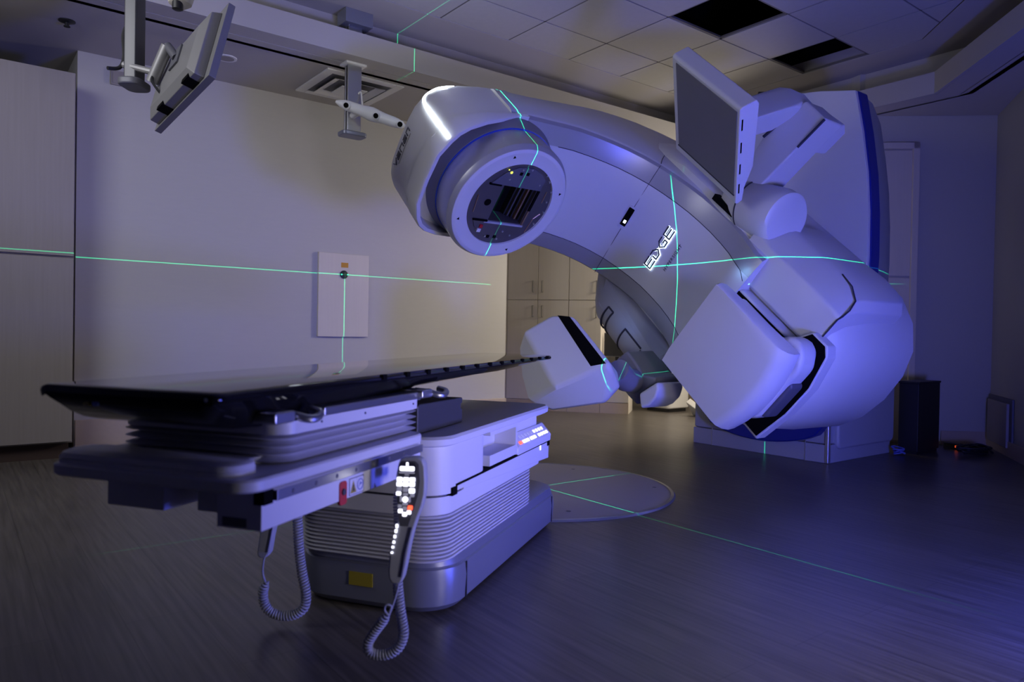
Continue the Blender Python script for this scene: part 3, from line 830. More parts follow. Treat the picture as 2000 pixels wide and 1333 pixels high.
# small light strip glow at the panel's lower right corner, blue light under the arm's left edge
mb = MB(GX); mb.strip([(0.30, 1.06, -0.42), (0.285, 1.075, -0.47), (0.25, 1.09, -0.50)], (0.2, -1, -0.3), 0.012, 0.006); mb.obj('light_strip', M_LEDC, lin)
pl = bpy.data.lights.new('imager_light', 'POINT'); pl.energy = 0.14; pl.color = (0.25, 0.55, 1.0); pl.shadow_soft_size = 0.04
po = bpy.data.objects.new('imager_light', pl); COL.objects.link(po); po.location = GX @ Vector((0.31, 0.99, -0.45))
pl = bpy.data.lights.new('source_side_light', 'POINT'); pl.energy = 0.16; pl.color = (0.12, 0.3, 1.0); pl.shadow_soft_size = 0.03
po = bpy.data.objects.new('source_side_light', pl); COL.objects.link(po); po.location = GX @ Vector((-0.475, 0.90, 0.0))

# --- treatment head cover
secs = [(-0.505, 0.10, 0.88, 0.74), (-0.50, 0.16, 0.955, 0.70), (-0.485, 0.21, 1.00, 0.69), (-0.46, 0.255, 1.03, 0.69), (-0.42, 0.305, 1.055, 0.69), (-0.36, 0.345, 1.07, 0.69), (-0.25, 0.385, 1.08, 0.69), (-0.12, 0.412, 1.075, 0.69), (0.0, 0.43, 1.07, 0.69), (0.06, 0.437, 1.065, 0.69)]
mb = MB(GX); rings = []
for y, wk, ht, hb in secs:
    rt_ = min(0.085, wk * 0.6)
    ring = [(wk, hb), (wk, ht - rt_)] + [(wk - rt_ + rt_ * math.cos(R(a)), ht - rt_ + rt_ * math.sin(R(a))) for a in (22, 45, 68, 90)]
    ring += [(0, ht + 0.005)] + [(-k, h) for k, h in ring[::-1]]
    rings.append([(k, y, h) for k, h in ring])
mb.loft(rings); head = mb.obj('head_cover', M_SHELL, lin, smooth=32)
# skirt: lower lip of the cover wrapping the nose
plan = []
for i in range(49):
    a = -1 + 2 * i / 48.0
    # plan curve from k=+.43,y=.06 round the nose to k=-.43
    pts = [(0.437, 0.05), (0.43, 0.0), (0.412, -0.12), (0.385, -0.25), (0.345, -0.36), (0.305, -0.42), (0.255, -0.46), (0.16, -0.50), (0, -0.508)]
    f = (1 - abs(a)) * (len(pts) - 1); j = min(int(f), len(pts) - 2); f -= j
    k = pts[j][0] + (pts[j + 1][0] - pts[j][0]) * f; y = pts[j][1] + (pts[j + 1][1] - pts[j][1]) * f
    plan.append((k if a > 0 else -k, y))
rings = []
for i, (k, y) in enumerate(plan):
    hb = 0.695 - 0.135 * min(1, max(0, (-y - 0.0) / 0.46)) ** 0.9 if y < 0 else 0.695
    c = Vector((-k, -0.02 - y)); c.normalize()
    inn = 0.028
    k, y = k - c.x * 0.003, y - c.y * 0.003
    rings.append([(k, y, 0.712), (k, y, hb + 0.008), (k + c.x * 0.006, y + c.y * 0.006, hb), (k + c.x * inn, y + c.y * inn, hb + 0.004), (k + c.x * 0.035, y + c.y * 0.035, 0.70)])
mb = MB(GX); mb.loft(rings, cap=False); mb.obj('head_skirt', M_SHELL, lin, smooth=40)
# light strip on the corner of the nose
ls = [(0.262, -0.462, 0.575), (0.262, -0.462, 0.68), (0.262, -0.461, 0.78), (0.262, -0.459, 0.88), (0.262, -0.452, 0.95), (0.270, -0.436, 1.0), (0.29, -0.415, 1.022), (0.315, -0.385, 1.03), (0.335, -0.35, 1.035), (0.352, -0.30, 1.037), (0.36, -0.26, 1.04)]
nr = [(0.6, -0.8, 0)] * 4 + [(0.6, -0.7, 0.3)] + [(0.6, -0.5, 0.6)] * 6
sp = smooth_path(ls, 6); ns_ = [nr[min(int(i / 6), len(nr) - 1)] for i in range(len(sp))]
mb = MB(GX); mb.strip(sp, ns_, 0.015, 0.007); mb.obj('light_strip', M_LEDH, lin, smooth=60)
pl = bpy.data.lights.new('head_strip_light', 'POINT'); pl.energy = 3.0; pl.color = (0.8, 0.88, 1.0); pl.shadow_soft_size = 0.05
po = bpy.data.objects.new('head_strip_light', pl); COL.objects.link(po); po.location = GX @ Vector((0.34, -0.30, 1.14))
# crease line on the nose and the maker's word
mb = MB(GX); mb.tube([(-0.10, -0.506, 0.885), (0.0, -0.509, 0.885), (0.10, -0.506, 0.885)], 0.002, 6); mb.obj('cover_crease', M_SILVER, head)
VX = GX @ frame((-0.01, -0.507, 0.905), (1, 0, 0), (0, 0.15, 0.99), (0, -0.99, 0.15))
def v_word(mb, z0, z1):
    L = {'v': [((0, .5), (.22, 0)), ((.22, 0), (.5, .5))],
         'a': [((.05, .5), (.45, .5)), ((.45, .5), (.45, 0)), ((.45, 0), (0, 0)), ((0, 0), (0, .25)), ((0, .25), (.45, .25))],
         'r': [((0, 0), (0, .5)), ((0, .5), (.38, .5))],
         'i': [((0, 0), (0, .5))],
         'n': [((0, 0), (0, .5)), ((0, .5), (.42, .5)), ((.42, .5), (.42, 0))]}
    x = -0.125; sc = 0.078
    for ch in 'varian':
        segs = [((x + a[0] * sc, a[1] * sc * 0.9), (x + b_[0] * sc, b_[1] * sc * 0.9)) for a, b_ in L[ch]]
        strokes(mb, segs, 0.0055, z0, z1)
        x += {'v': .66, 'a': .66, 'r': .5, 'i': .2, 'n': .62}[ch] * sc
mb = MB(VX); v_word(mb, -0.004, 0.003); mb.obj('lettering', M_DGREY, head)

# --- collimator: shroud, blue line, silver ring, face ring and machined face
mb = MB(GX); mb.lathe([(0.41, 0.72), (0.415, 0.69), (0.392, 0.612), (0.30, 0.612)], (0, 0, 0), 'z', 96, cap=False); mb.obj('collimator_shroud', M_SHROUD, lin)
mb = MB(GX); mb.lathe([(0.37, 0.614), (0.389, 0.613), (0.389, 0.605), (0.37, 0.604)], (0, 0, 0), 'z', 96, cap=False); mb.obj('blue_ring', M_LEDB, lin, label='blue line around the collimator')
mb = MB(GX); mb.lathe([(0.34, 0.606), (0.383, 0.606), (0.386, 0.60), (0.386, 0.455)], (0, 0, 0), 'z', 128, cap=False); mb.obj('collimator_ring', M_SILVER, lin)
mb = MB(GX); mb.lathe([(0.367, 0.428), (0.365, 0.423), (0.35, 0.419), (0.345, 0.4185), (0.343, 0.4195), (0.276, 0.4195), (0.274, 0.424), (0.274, 0.45)], (0, 0, 0), 'z', 128, cap=False); fr_ = mb.obj('face_ring', M_SHELL, lin)
mb = MB(GX); mb.lathe([(0.38, 0.47), (0.386, 0.456), (0.382, 0.444), (0.368, 0.425), (0.36, 0.43)], (0, 0, 0), 'z', 128, cap=False); mb.obj('bevel_ring', M_BAND, lin)
for a in (22, 112, 202, 292):
    mb = MB(GX @ Matrix.Rotation(R(a + 45), 4, 'Z')); mb.prism([(0.322, -0.009), (0.338, 0), (0.322, 0.009)], 'z', 0.4175, 0.42); mb.obj('alignment_mark', M_VOID, fr_)
mb = MB(GX)
HC = 0.432
# machined face as a disc with a square opening: four segments round the opening
aq = 0.118
cir = arc(0, 0, 0.275, 0, 360, 96)[:-1]
def seg(mb, cond, cut):
    pass
outer = [(0.275 * math.cos(R(a)), 0.275 * math.sin(R(a))) for a in range(0, 360, 5)]
inner = []
for a in range(0, 360, 5):
    c_, s_ = math.cos(R(a)), math.sin(R(a)); m_ = max(abs(c_), abs(s_))
    inner.append((aq * c_ / m_ , aq * s_ / m_ + 0.022))
mb.loft([[(p[0], p[1], HC + 0.01) for p in outer], [(p[0], p[1], HC) for p in outer], [(p[0], p[1], HC) for p in inner], [(p[0], p[1], HC + 0.12) for p in inner]], cap=False)
mf = mb.obj('machined_face', M_STEELDARK, lin, smooth=20)
mb = MB(GX); mb.box((-0.14, -0.12, HC + 0.11), (0.14, 0.16, HC + 0.13)); mb.obj('aperture', M_VOID, mf)
for k0, k1 in ((-0.118, 0.118),):
    for q in range(5):
        mb = MB(GX); mb.box((k0 + 0.01, 0.045 + q * 0.02, HC + 0.02 + 0.012 * (4 - q)), (k1 - 0.01, 0.056 + q * 0.02, HC + 0.11)); mb.obj('jaw_edge', M_COPPER if q == 3 else (M_STEELDARK if q == 1 else M_BLACK), mf)
# plates and rails on the face
mb = MB(GX); mb.prism([(0.122, -0.19), (0.20, -0.128), (0.245, -0.06), (0.255, 0.04), (0.225, 0.12), (0.19, 0.16), (0.122, 0.155)], 'z', HC - 0.008, HC); mb.obj('upper_plate', M_DGREY, mf, bevel=0.002)
mb = MB(GX); mb.prism([(-0.125, -0.20), (-0.17, -0.17), (-0.235, -0.06), (-0.24, 0.05), (-0.20, 0.14), (-0.125, 0.16)], 'z', HC - 0.006, HC); mb.obj('lower_plate', M_STEELDARK, mf, bevel=0.002)
for kk, yy0, yy1 in ((0.118, -0.2, -0.12), (-0.122, -0.2, -0.1)):
    mb = MB(GX); mb.box((kk - 0.005, yy0, HC - 0.01), (kk + 0.005, yy1, HC)); mb.obj('rail', M_VOID, mf)
mb = MB(GX); mb.box((-0.135, -0.12, HC - 0.009), (-0.122, 0.16, HC)); mb.obj('rail', M_GREY, mf)
mb = MB(GX); mb.box((-0.02, 0.143, HC - 0.009), (0.12, 0.158, HC)); mb.obj('rail', M_VOID, mf)
mb = MB(GX); mb.box((-0.13, 0.145, HC - 0.008), (-0.02, 0.156, HC)); mb.obj('rail', M_COPPER, mf)
for a, b_ in (((-0.07, 0.213), (-0.171, 0.20)), ((0.122, 0.21), (0.045, 0.214)), ((-0.076, -0.22), (0.035, -0.235)), ((-0.069, 0.213), (-0.03, 0.245))):
    mb = MB(GX); mb.tube([(a[0], a[1], HC - 0.002), (b_[0], b_[1], HC - 0.002)], 0.0035, 6); mb.obj('copper_rod', M_COPPER, mf)
mb = MB(GX); mb.lathe([(0.022, HC - 0.003), (0.020, HC - 0.004)], (-0.003, -0.154, 0), 'z', 24); mb.obj('port_hole', M_VOID, mf)
rnd = random.Random(8)
for k, y in ((0.227, 0.15), (0.19, 0.19), (0.13, 0.235), (0.06, 0.24), (-0.012, 0.258), (-0.10, 0.232), (-0.20, 0.10), (-0.235, 0.02), (-0.225, -0.07), (0.235, -0.03), (0.245, 0.03), (-0.179, 0.038), (0.16, 0.13), (0.165, -0.09)):
    mb = MB(GX); mb.lathe([(0.006, HC - 0.012), (0.005, HC - 0.001)], (k, y, 0), 'z', 10); mb.obj('screw', M_SILVER, mf)
for k, y in ((0.21, -0.03), (0.215, 0.015), (-0.225, -0.048), (-0.222, 0.0)):
    mb = MB(GX); mb.box((k - 0.009, y - 0.009, HC - 0.0115), (k + 0.009, y + 0.009, HC)); mb.obj('socket', M_VOID, mf)
mb = MB(GX); mb.box((-0.17, -0.138, HC - 0.014), (-0.15, -0.118, HC)); mb.obj('connector', M_RED, mf)
mb = MB(GX); mb.box((-0.20, -0.145, HC - 0.014), (-0.178, -0.12, HC)); mb.obj('connector', M_WHITE, mf)
mb = MB(GX); mb.lathe([(0.008, HC - 0.010), (0.006, HC - 0.012)], (0.208, -0.098, 0), 'z', 12); mb.obj('indicator_light', M_YEL, mf)
mb = MB(GX); mb.lathe([(0.004, HC - 0.010), (0.003, HC - 0.012)], (0.222, -0.122, 0), 'z', 12); mb.obj('indicator_light', M_YEL, mf)

# --- portal imager (folded square panel) on its arm, lower right
mb = MB(GX); rings = []
for k in (-0.29, -0.285, -0.2, -0.1, 0, 0.1, 0.2, 0.275, 0.28):
    e = 1 - (k / 0.29) ** 2
    hb = -1.075 - 0.055 * e
    t = 0.006 if abs(k) > 0.279 else 0
    rings.append([(k, 0.71 + t, -0.56 - t), (k, 0.765, -0.548), (k, 0.80, -0.56), (k, 0.86, hb - 0.01), (k, 0.855, hb - 0.03), (k, 0.80, hb - 0.035), (k, 0.755, hb - 0.024), (k, 0.722, hb + 0.004), (k, 0.71 + t, hb + 0.04)])
mb.loft(rings); mv = mb.obj('portal_imager', M_SHELL, lin, smooth=40, label='square grey-white imager panel')
mb = MB(GX); mb.prism([(-0.34, -0.5), (0.215, -0.5), (0.22, -0.93), (0.335, -1.0), (0.335, -1.11), (0.29, -1.15), (0.1, -1.195), (-0.1, -1.195), (-0.34, -1.16)], 'y', 1.05, 1.14); mb.obj('imager_recess', M_SHELL, lin, bevel=0.01)
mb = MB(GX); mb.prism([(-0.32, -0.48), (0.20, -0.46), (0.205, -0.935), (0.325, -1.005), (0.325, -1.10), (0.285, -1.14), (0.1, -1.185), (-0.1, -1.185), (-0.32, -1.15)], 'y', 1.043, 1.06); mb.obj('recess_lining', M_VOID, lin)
mb = MB(GX); mb.prism([(-0.22, -0.55), (-0.22, -1.10), (-0.17, -1.145), (0.20, -1.145), (0.285, -1.09), (0.30, -1.04), (0.29, -0.98), (0.22, -0.93), (0.20, -0.88), (0.20, -0.55)], 'y', 0.90, 1.055); ma = mb.obj('imager_arm', M_SHELL, lin, bevel=0.035, seg=4)
mb = MB(GX); mb.prism(rrect(-0.16, -1.165, 0.10, -1.08, 0.03), 'y', 0.93, 1.05); mb.obj('imager_arm_joint', M_DGREY, lin, bevel=0.02)

# --- kV detector: shoulder, pivot, arm, forearm and panel on the upper right
mb = MB(GX)
P1 = [(0.225, 1.125), (0.25, 1.10), (0.465, 1.10), (0.485, 1.108), (0.575, 1.28), (0.59, 1.33), (0.59, 1.75), (0.22, 1.75)]
P2 = [(0.225, 1.125), (0.25, 1.10), (0.455, 1.10), (0.47, 1.108), (0.50, 1.20), (0.505, 1.25), (0.505, 1.75), (0.22, 1.75)]
mb.loft([[(k, y, -1.03) for k, y in P2], [(k, y, -0.985) for k, y in [(0.225, 1.125), (0.25, 1.10), (0.465, 1.10), (0.48, 1.108), (0.545, 1.24), (0.56, 1.30), (0.56, 1.75), (0.22, 1.75)]], [(k, y, -0.87) for k, y in P1], [(k, y, -0.45) for k, y in P1], [(k, y, -0.30) for k, y in [(0.225, 1.15), (0.25, 1.125), (0.465, 1.125), (0.50, 1.13), (0.56, 1.28), (0.57, 1.33), (0.57, 1.75), (0.22, 1.75)]]])
ds_ = mb.obj('detector_shoulder', M_SHELL, lin, bevel=0.012, smooth=40)
mb = MB(GX); mb.tube([(0.23, 1.10, -1.033), (0.455, 1.098, -1.034), (0.475, 1.12, -1.034), (0.51, 1.17, -1.02), (0.548, 1.23, -0.985), (0.58, 1.27, -0.90), (0.585, 1.30, -0.80)], 0.0045, 6); mb.obj('panel_seam', M_INK, ds_)
mb = MB(GX); mb.tube([(0.50, 1.24, 0.04), (0.54, 1.24, -0.10), (0.60, 1.235, -0.30), (0.615, 1.23, -0.355), (0.62, 1.228, -0.37)], [0.10, 0.15, 0.172, 0.165, 0.15], 48); mb.obj('detector_pivot', M_SHELL, lin, smooth=40)
mb = MB(GX); mb.tube([(0.54, 1.24, -0.10), (0.543, 1.24, -0.108)], 0.154, 48); mb.obj('pivot_seam', M_INK, lin)
mb = MB(GX); mb.hull([(0.56, y, h) for y, h in ((1.17, -0.10), (1.17, 0.02), (1.38, -0.10), (1.38, 0.05))] + [(0.63, 1.2, -0.06), (0.72, 1.2, -0.09), (0.72, 1.38, -0.10), (0.96, 1.2, -0.155), (0.96, 1.37, -0.155), (0.90, 1.2, 0.08), (0.90, 1.37, 0.09), (0.60, 1.2, 0.05), (0.62, 1.37, 0.06), (1.17, 1.2, -0.19), (1.17, 1.37, -0.20), (1.185, 1.2, -0.02), (1.185, 1.37, -0.02)])
da = mb.obj('detector_arm', M_SHELL, lin, bevel=0.012)
mb = MB(GX); mb.hull([(0.965, 1.36, -0.16), (1.16, 1.35, -0.20), (0.98, 1.45, -0.17), (1.13, 1.46, -0.19), (1.175, 1.40, -0.19), (0.96, 1.36, -0.08), (1.18, 1.36, -0.05), (1.14, 1.46, -0.06), (0.98, 1.45, -0.07)]); mb.obj('elbow_cover', M_SHELL, da, bevel=0.01)
mb = MB(GX); mb.tube([(0.97, 1.195, -0.156), (1.165, 1.195, -0.192)], 0.008, 6); mb.tube([(0.90, 1.193, 0.074), (1.09, 1.193, 0.012)], 0.010, 6); mb.obj('panel_seam', M_INK, da)
mb = MB(GX); mb.hull([(1.0, 1.1, 0.06), (1.0, 1.3, 0.06), (1.0, 1.1, 0.16), (1.0, 1.3, 0.16), (1.09, 1.1, 0.20), (1.16, 1.2, 0.185), (1.19, 1.2, 0.11), (1.17, 1.2, 0.0), (1.09, 1.32, 0.20), (1.16, 1.32, 0.18), (1.19, 1.32, 0.09), (1.17, 1.32, -0.02), (0.99, 1.1, 0.0), (1.13, 1.12, -0.02),
                     (0.93, 0.82, 0.16), (0.98, 0.80, 0.14), (0.90, 0.84, 0.0), (0.96, 0.80, -0.02), (0.86, 0.88, 0.14), (0.84, 0.9, 0.02)])
mb.obj('forearm', M_SHELL, lin, bevel=0.012)
mb = MB(GX); mb.tube([(1.02, 1.095, 0.17), (1.09, 1.1, 0.205), (1.10, 1.16, 0.207)], 0.008, 8); mb.obj('forearm_seam', M_INK, lin)
dD = Vector((-0.747, 0.665, 0)); dN = Vector((0.665, 0.747, 0))
dO = Vector((1.081, 0.503, 0.0))
DXk = GX @ frame(dO, (0, 0, 1), dD, dN)       # local x = h, y = down the panel, z = towards its back
mb = MB(DXk)
prof = [(0.0, 0.012), (0.012, 0.0), (0.665, 0.0), (0.672, 0.012), (0.665, 0.045), (0.57, 0.055), (0.44, 0.105), (0.03, 0.115), (0.0, 0.10)]
mb.prism(prof, 'x', -0.205, 0.385)
dp = mb.obj('detector_panel', M_SHELL, lin, bevel=0.014, seg=4, label='square detector panel with dark grey face')
mb = MB(DXk); mb.box((-0.185, 0.03, -0.004), (0.345, 0.605, -0.0005)); mb.obj('detector_surface', M_PANEL, dp, bevel=0.003)
mb = MB(DXk); mb.box((-0.19, 0.605, -0.006), (0.35, 0.61, -0.0005)); mb.obj('panel_seam', M_INK, dp)
for a in (0.075, 0.225, 0.375, 0.52):
    mb = MB(DXk); mb.box((-0.207, a, 0.012), (-0.203, a + 0.07, 0.020)); mb.obj('vent_slot', M_VOID, dp)

# black service opening on the upper bevel
mb = MB(GX); mb.box((0.455, 1.115, -0.12), (0.492, 1.165, 0.075)); mb.obj('service_slot', M_VOID, lin)

# --- kV source on the lower left: pivot housing, grooves, arm fin and box
mb = MB(GX)
rings = []
for h, rad, ky in ((0.52, 0.03, (-0.47, 1.13)), (0.46, 0.07, (-0.50, 1.14)), (0.36, 0.125, (-0.545, 1.15)), (0.28, 0.145, (-0.575, 1.15)), (0.1, 0.15, (-0.585, 1.15)), (-0.30, 0.15, (-0.585, 1.15)), (-0.34, 0.145, (-0.58, 1.15)), (-0.345, 0.12, (-0.58, 1.15))):
    rings.append([(ky[0] + rad * math.cos(2 * math.pi * i / 40), ky[1] + rad * math.sin(2 * math.pi * i / 40), h) for i in range(40)])
mb.loft(rings); sp_ = mb.obj('source_pivot', M_GREY, lin, smooth=40)
mb = MB(GX); mb.hull([(-0.585, 1.0, 0.30), (-0.43, 1.06, 0.42), (-0.43, 1.13, 0.10), (-0.43, 1.16, -0.2), (-0.43, 1.12, -0.40), (-0.585, 1.0, -0.33), (-0.50, 1.02, -0.36), (-0.43, 1.4, 0.40), (-0.43, 1.4, -0.4), (-0.6, 1.3, 0.3), (-0.6, 1.3, -0.33)]); mb.obj('source_shoulder', M_GREY, lin, bevel=0.02)
def ringpath(h0, h1, a0, a1, rad=0.1515):
    out = []
    for i in range(25):
        a = R(a0 + (a1 - a0) * i / 24)
        out.append((-0.585 + rad * math.cos(a), 1.15 + rad * math.sin(a), h0 + (h1 - h0) * i / 24))
    return out
for h0, h1, a0, a1 in ((0.20, 0.20, 190, 290), (0.14, 0.14, 190, 290), (-0.02, -0.02, 190, 290), (-0.22, -0.22, 190, 285)):
    mb = MB(GX); mb.tube(ringpath(h0, h1, a0, a1), 0.007, 6); mb.obj('cover_groove', M_INK, sp_)
for a, hh0, hh1 in ((290, 0.14, 0.20), (288, -0.02, -0.21)):
    mb = MB(GX); mb.tube([(-0.585 + 0.1515 * math.cos(R(a)), 1.15 + 0.1515 * math.sin(R(a)), hh0 + (hh1 - hh0) * i / 6) for i in range(7)], 0.007, 6); mb.obj('cover_groove', M_INK, sp_)
mb = MB(GX); mb.loft([[(k * q, y, h) for k, h in [(-0.60, -0.24), (-0.50, -0.27), (-0.50, -0.346), (-0.515, -0.464), (-0.454, -0.551), (-0.476, -0.572), (-0.619, -0.521), (-0.686, -0.561), (-0.698, -0.472), (-0.703, -0.382), (-0.655, -0.298)]] for y, q in ((0.80, 1.0), (1.06, 0.98))])
mb.obj('source_arm', M_SGREY, lin, bevel=0.02)
mb = MB(GX); mb.loft([[(k, y, h) for k, h in [(-0.566, -0.571), (-0.411, -0.624), (-0.432, -0.66), (-0.49, -0.683), (-0.56, -0.675), (-0.624, -0.643)]] for y in (0.72, 0.95)])
mb.obj('source_arm_cap', M_SHELL, lin, bevel=0.018)
F1 = [(-0.68, 0.295, 0.101), (-0.519, 0.416, 0.077), (-0.441, 0.475, -0.017), (-0.43, 0.482, -0.447), (-0.514, 0.419, -0.398), (-0.71, 0.274, -0.364)]
Bk = [(-0.853, 0.369, 0.136), (-0.927, 0.314, -0.067), (-0.964, 0.287, -0.239), (-0.881, 0.349, -0.319), (-0.622, 0.679, -0.466), (-0.523, 0.617, -0.432), (-0.559, 0.59, -0.523), (-0.721, 0.605, -0.496), (-0.654, 0.519, -0.553), (-0.777, 0.426, -0.473), (-0.887, 0.344, -0.389), (-0.747, 0.679, 0.06), (-0.605, 0.69, -0.048), (-0.91, 0.494, -0.103), (-0.953, 0.429, -0.32)]
mb = MB(GX); mb.hull(F1 + Bk); sbx = mb.obj('source_box', M_SHELL, lin, bevel=0.022, seg=4, label='rounded wedge-shaped source housing with black window')
n1 = Vector((0.6, -0.8, 0))
def on1(q): return Vector(q) + n1 * 0.0015
wq = [on1(q) for q in ((-0.5, 0.429, 0.05), (-0.456, 0.463, -0.01), (-0.449, 0.469, -0.429), (-0.514, 0.42, -0.385))]
mb = MB(GX); mb.loft([[p - n1 * 0.004 for p in wq], wq]); mb.obj('source_window', M_VOID, sbx, bevel=0.001)
mb = MB(GX); mb.tube([(-0.52, 0.62, -0.42), (-0.58, 0.72, -0.44), (-0.60, 0.84, -0.44)], 0.075, 20); mb.obj('source_joint', M_SGREY, lin, smooth=50)

# ================================================================== TURNTABLE DISC ON THE FLOOR
t = thing('turntable_disc', 'round pale turntable plate set in the floor beside the couch pedestal', 'floor plate', (0, 0, 0))
mb = MB(); mb.lathe([(0.70, 0.002), (0.70, 0.006), (0.0005, 0.0062)], (0, 0, 0), 'z', 128); td = mb.obj('plate', M_DISC, t)
mb = MB(); mb.lathe([(0.70, 0.0), (0.70, 0.0075), (0.703, 0.0095), (0.716, 0.008), (0.724, 0.0)], (0, 0, 0), 'z', 160, cap=False); mb.obj('edge_ring', M_STEEL, t)
for x, y in ((-0.28, 0.50), (0.36, 0.52), (0.50, -0.24)):
    mb = MB(); mb.lathe([(0.012, 0.0062), (0.010, 0.0068)], (x, y, 0), 'z', 16); mb.obj('screw_cap', M_DGREY, td)

# ================================================================== TREATMENT COUCH
th = R(33.5)
couch = thing('treatment_couch', 'treatment couch with glossy black carbon tabletop on a ribbed lavender-grey pedestal', 'couch', (0, 0, 0), th)
CHX = Matrix.Rotation(th, 4, 'Z')        # local x across the couch (u), y towards the machine (v)

# pedestal base
def base_poly(x0, x1, y0, y1, r_):
    return rrect(x0, y0, x1, y1, r_, 8)
mb = MB(CHX)
def bp_(off, z): return [(p[0], p[1], z) for p in rrect(-0.255 - off, -1.885 - off, 0.282 + off, -0.64 + off, 0.13 + off * .5, 8)]
mb.loft([bp_(-0.02, 0.0098), bp_(0.0, 0.03), bp_(0.005, 0.10), bp_(0.0, 0.138), bp_(-0.006, 0.142), bp_(-0.004, 0.146), bp_(-0.012, 0.172), bp_(-0.03, 0.180)])
pb = mb.obj('pedestal_base', M_BASE, couch, smooth=30)
for v in (-1.74, -0.78):
    mb = MB(CHX); mb.box((0.284, v - 0.0015, 0.03), (0.2885, v + 0.0015, 0.14)); mb.obj('panel_joint', M_INK, pb)
mb = MB(CHX); mb.box((-0.035, -1.893, 0.075), (0.045, -1.889, 0.115)); mb.obj('sticker', M_YELLOW, pb, label='yellow sticker')
# pedestal bellows
mb = MB(CHX); rings = []
nf = 14
for i in range(nf * 4 + 1):
    z = 0.165 + (0.330 - 0.165) * i / (nf * 4)
    o_ = -0.006 + (-0.014 if i % 4 == 0 else (0.006 if i % 4 == 2 else 0.004))
    o_ -= 0.0
    rings.append([(p[0], p[1], z) for p in rrect(-0.235 - o_, -1.905 - o_, 0.262 + o_ + 0.01, -0.985, 0.09, 7)])
mb.loft(rings); mb.obj('pedestal_bellows', M_BELLOW, couch, smooth=28)
# pedestal upper cover
mb = MB(CHX)
mb.loft([[(p[0], p[1], z) for p in rrect(-0.265 - o_, -1.955 - o_, 0.292 + o_, e, 0.09, 8)] for z, o_, e in ((0.318, -0.004, -0.93), (0.322, 0.0, -0.93), (0.372, 0.0, -0.925))])
mb.obj('lower_cover', M_COVER, couch, bevel=0.0, smooth=30)
mb = MB(CHX); mb.loft([[(p[0], p[1], z) for p in rrect(-0.26, -1.95, 0.287, -0.89, 0.088, 8)] for z in (0.370, 0.378)]); mb.obj('cover_gap', M_INK, couch)
mb = MB(CHX)
mb.box((0.20, -1.80, 0.372), (0.292, -0.885, 0.396))
mb.obj('side_lip', M_COVER, couch, bevel=0.003)
mb = MB(CHX)
mb.prism([(-1.80, 0.374), (-0.885, 0.325), (-0.885, 0.40), (-1.80, 0.40)], 'x', 0.282, 0.298); mb.obj('side_skirt', M_COVER, couch, bevel=0.003)
mb = MB(CHX)
# upper cover with recess and control panel notch on its right side: built from blocks around the notches
UP0, UP1 = 0.405, 0.522
mb.loft([[(p[0], p[1], z) for p in rrect(-0.268, -1.96, 0.296, -1.57, 0.09, 8)] for z in (0.38, UP0)])
mb = MB(CHX)
mb.loft([[(p[0], p[1], z) for p in rrect(-0.268, -1.96, 0.215, -0.96, 0.08, 8)] for z in (0.38, 0.525)])
mb.loft([[(p[0], p[1], z) for p in rrect(-0.1, -1.96, 0.297, -1.57, 0.09, 8)] for z in (0.38, 0.525)])
mb.box((0.10, -1.58, 0.405), (0.297, -1.315, 0.44)); mb.box((0.10, -1.58, 0.505), (0.297, -1.30, 0.525)); mb.box((0.10, -1.318, 0.405), (0.297, -1.30, 0.525))
mb.box((0.10, -1.30, 0.41), (0.262, -0.95, 0.525))
mb.obj('upper_cover', M_COVER, couch, smooth=30)
mb = MB(CHX)
mb.prism([(0.21, 0.405), (0.30, 0.395), (0.302, 0.425), (0.262, 0.470), (0.21, 0.470)], 'y', -1.30, -0.865); mb.obj('control_ledge', M_COVER, couch, bevel=0.006)
mb = MB(CHX)
mb.loft([[(p[0], p[1], z) for p in rrect(-0.275 - o_, -1.968 - o_, 0.303 + o_, -0.853, 0.085, 8)] for z, o_ in ((0.515, -0.012), (0.522, 0.0), (0.540, 0.002), (0.547, -0.006))])
mb.obj('top_cover', M_COVER, couch, smooth=30)
# dark step line between upper and lower covers
mb = MB(CHX); mb.hull([(0.299, -1.86, 0.402), (0.299, -0.90, 0.400), (0.299, -0.90, 0.394), (0.299, -1.86, 0.395), (0.2, -1.86, 0.402), (0.2, -0.90, 0.400), (0.2, -0.90, 0.394), (0.2, -1.86, 0.395)]); mb.obj('cover_gap', M_VOID, couch)
mb = MB(CHX); mb.box((0.28, -1.89, 0.372), (0.3005, -1.855, 0.396)); mb.obj('latch', M_VOID, couch)
mb = MB(CHX); mb.box((0.28, -0.91, 0.378), (0.301, -0.882, 0.398)); mb.obj('latch', M_VOID, couch)
mb = MB(CHX); mb.box((0.298, -1.012, 0.376), (0.300, -1.004, 0.392)); mb.obj('indicator_light', M_LED, couch)
# lit control buttons on the ledge
CLX = CHX @ frame((0.301, -1.30, 0.427), (0, 1, 0), (-0.66, 0, 0.75), (0.75, 0, 0.66))
mb = MB(CLX); mb.box((0.01, 0.0, 0.0), (0.41, 0.055, 0.003)); cp = mb.obj('control_panel', M_COVER, couch)
for i, x in enumerate((0.03, 0.075, 0.10, 0.125, 0.165, 0.19, 0.215, 0.27, 0.305, 0.34, 0.375)):
    mb = MB(CLX); mb.box((x, 0.006, 0.003), (x + (0.02 if i else 0.03), 0.018, 0.005)); mb.obj('button', M_BTNR if i == 0 else M_BTN, cp)
for i in range(9):
    x = 0.07 + i * 0.035
    mb = MB(CLX); mb.box((x, 0.028, 0.003), (x + 0.018, 0.040, 0.0045)); mb.obj('button', M_BTND if i < 5 else M_BTN, cp)

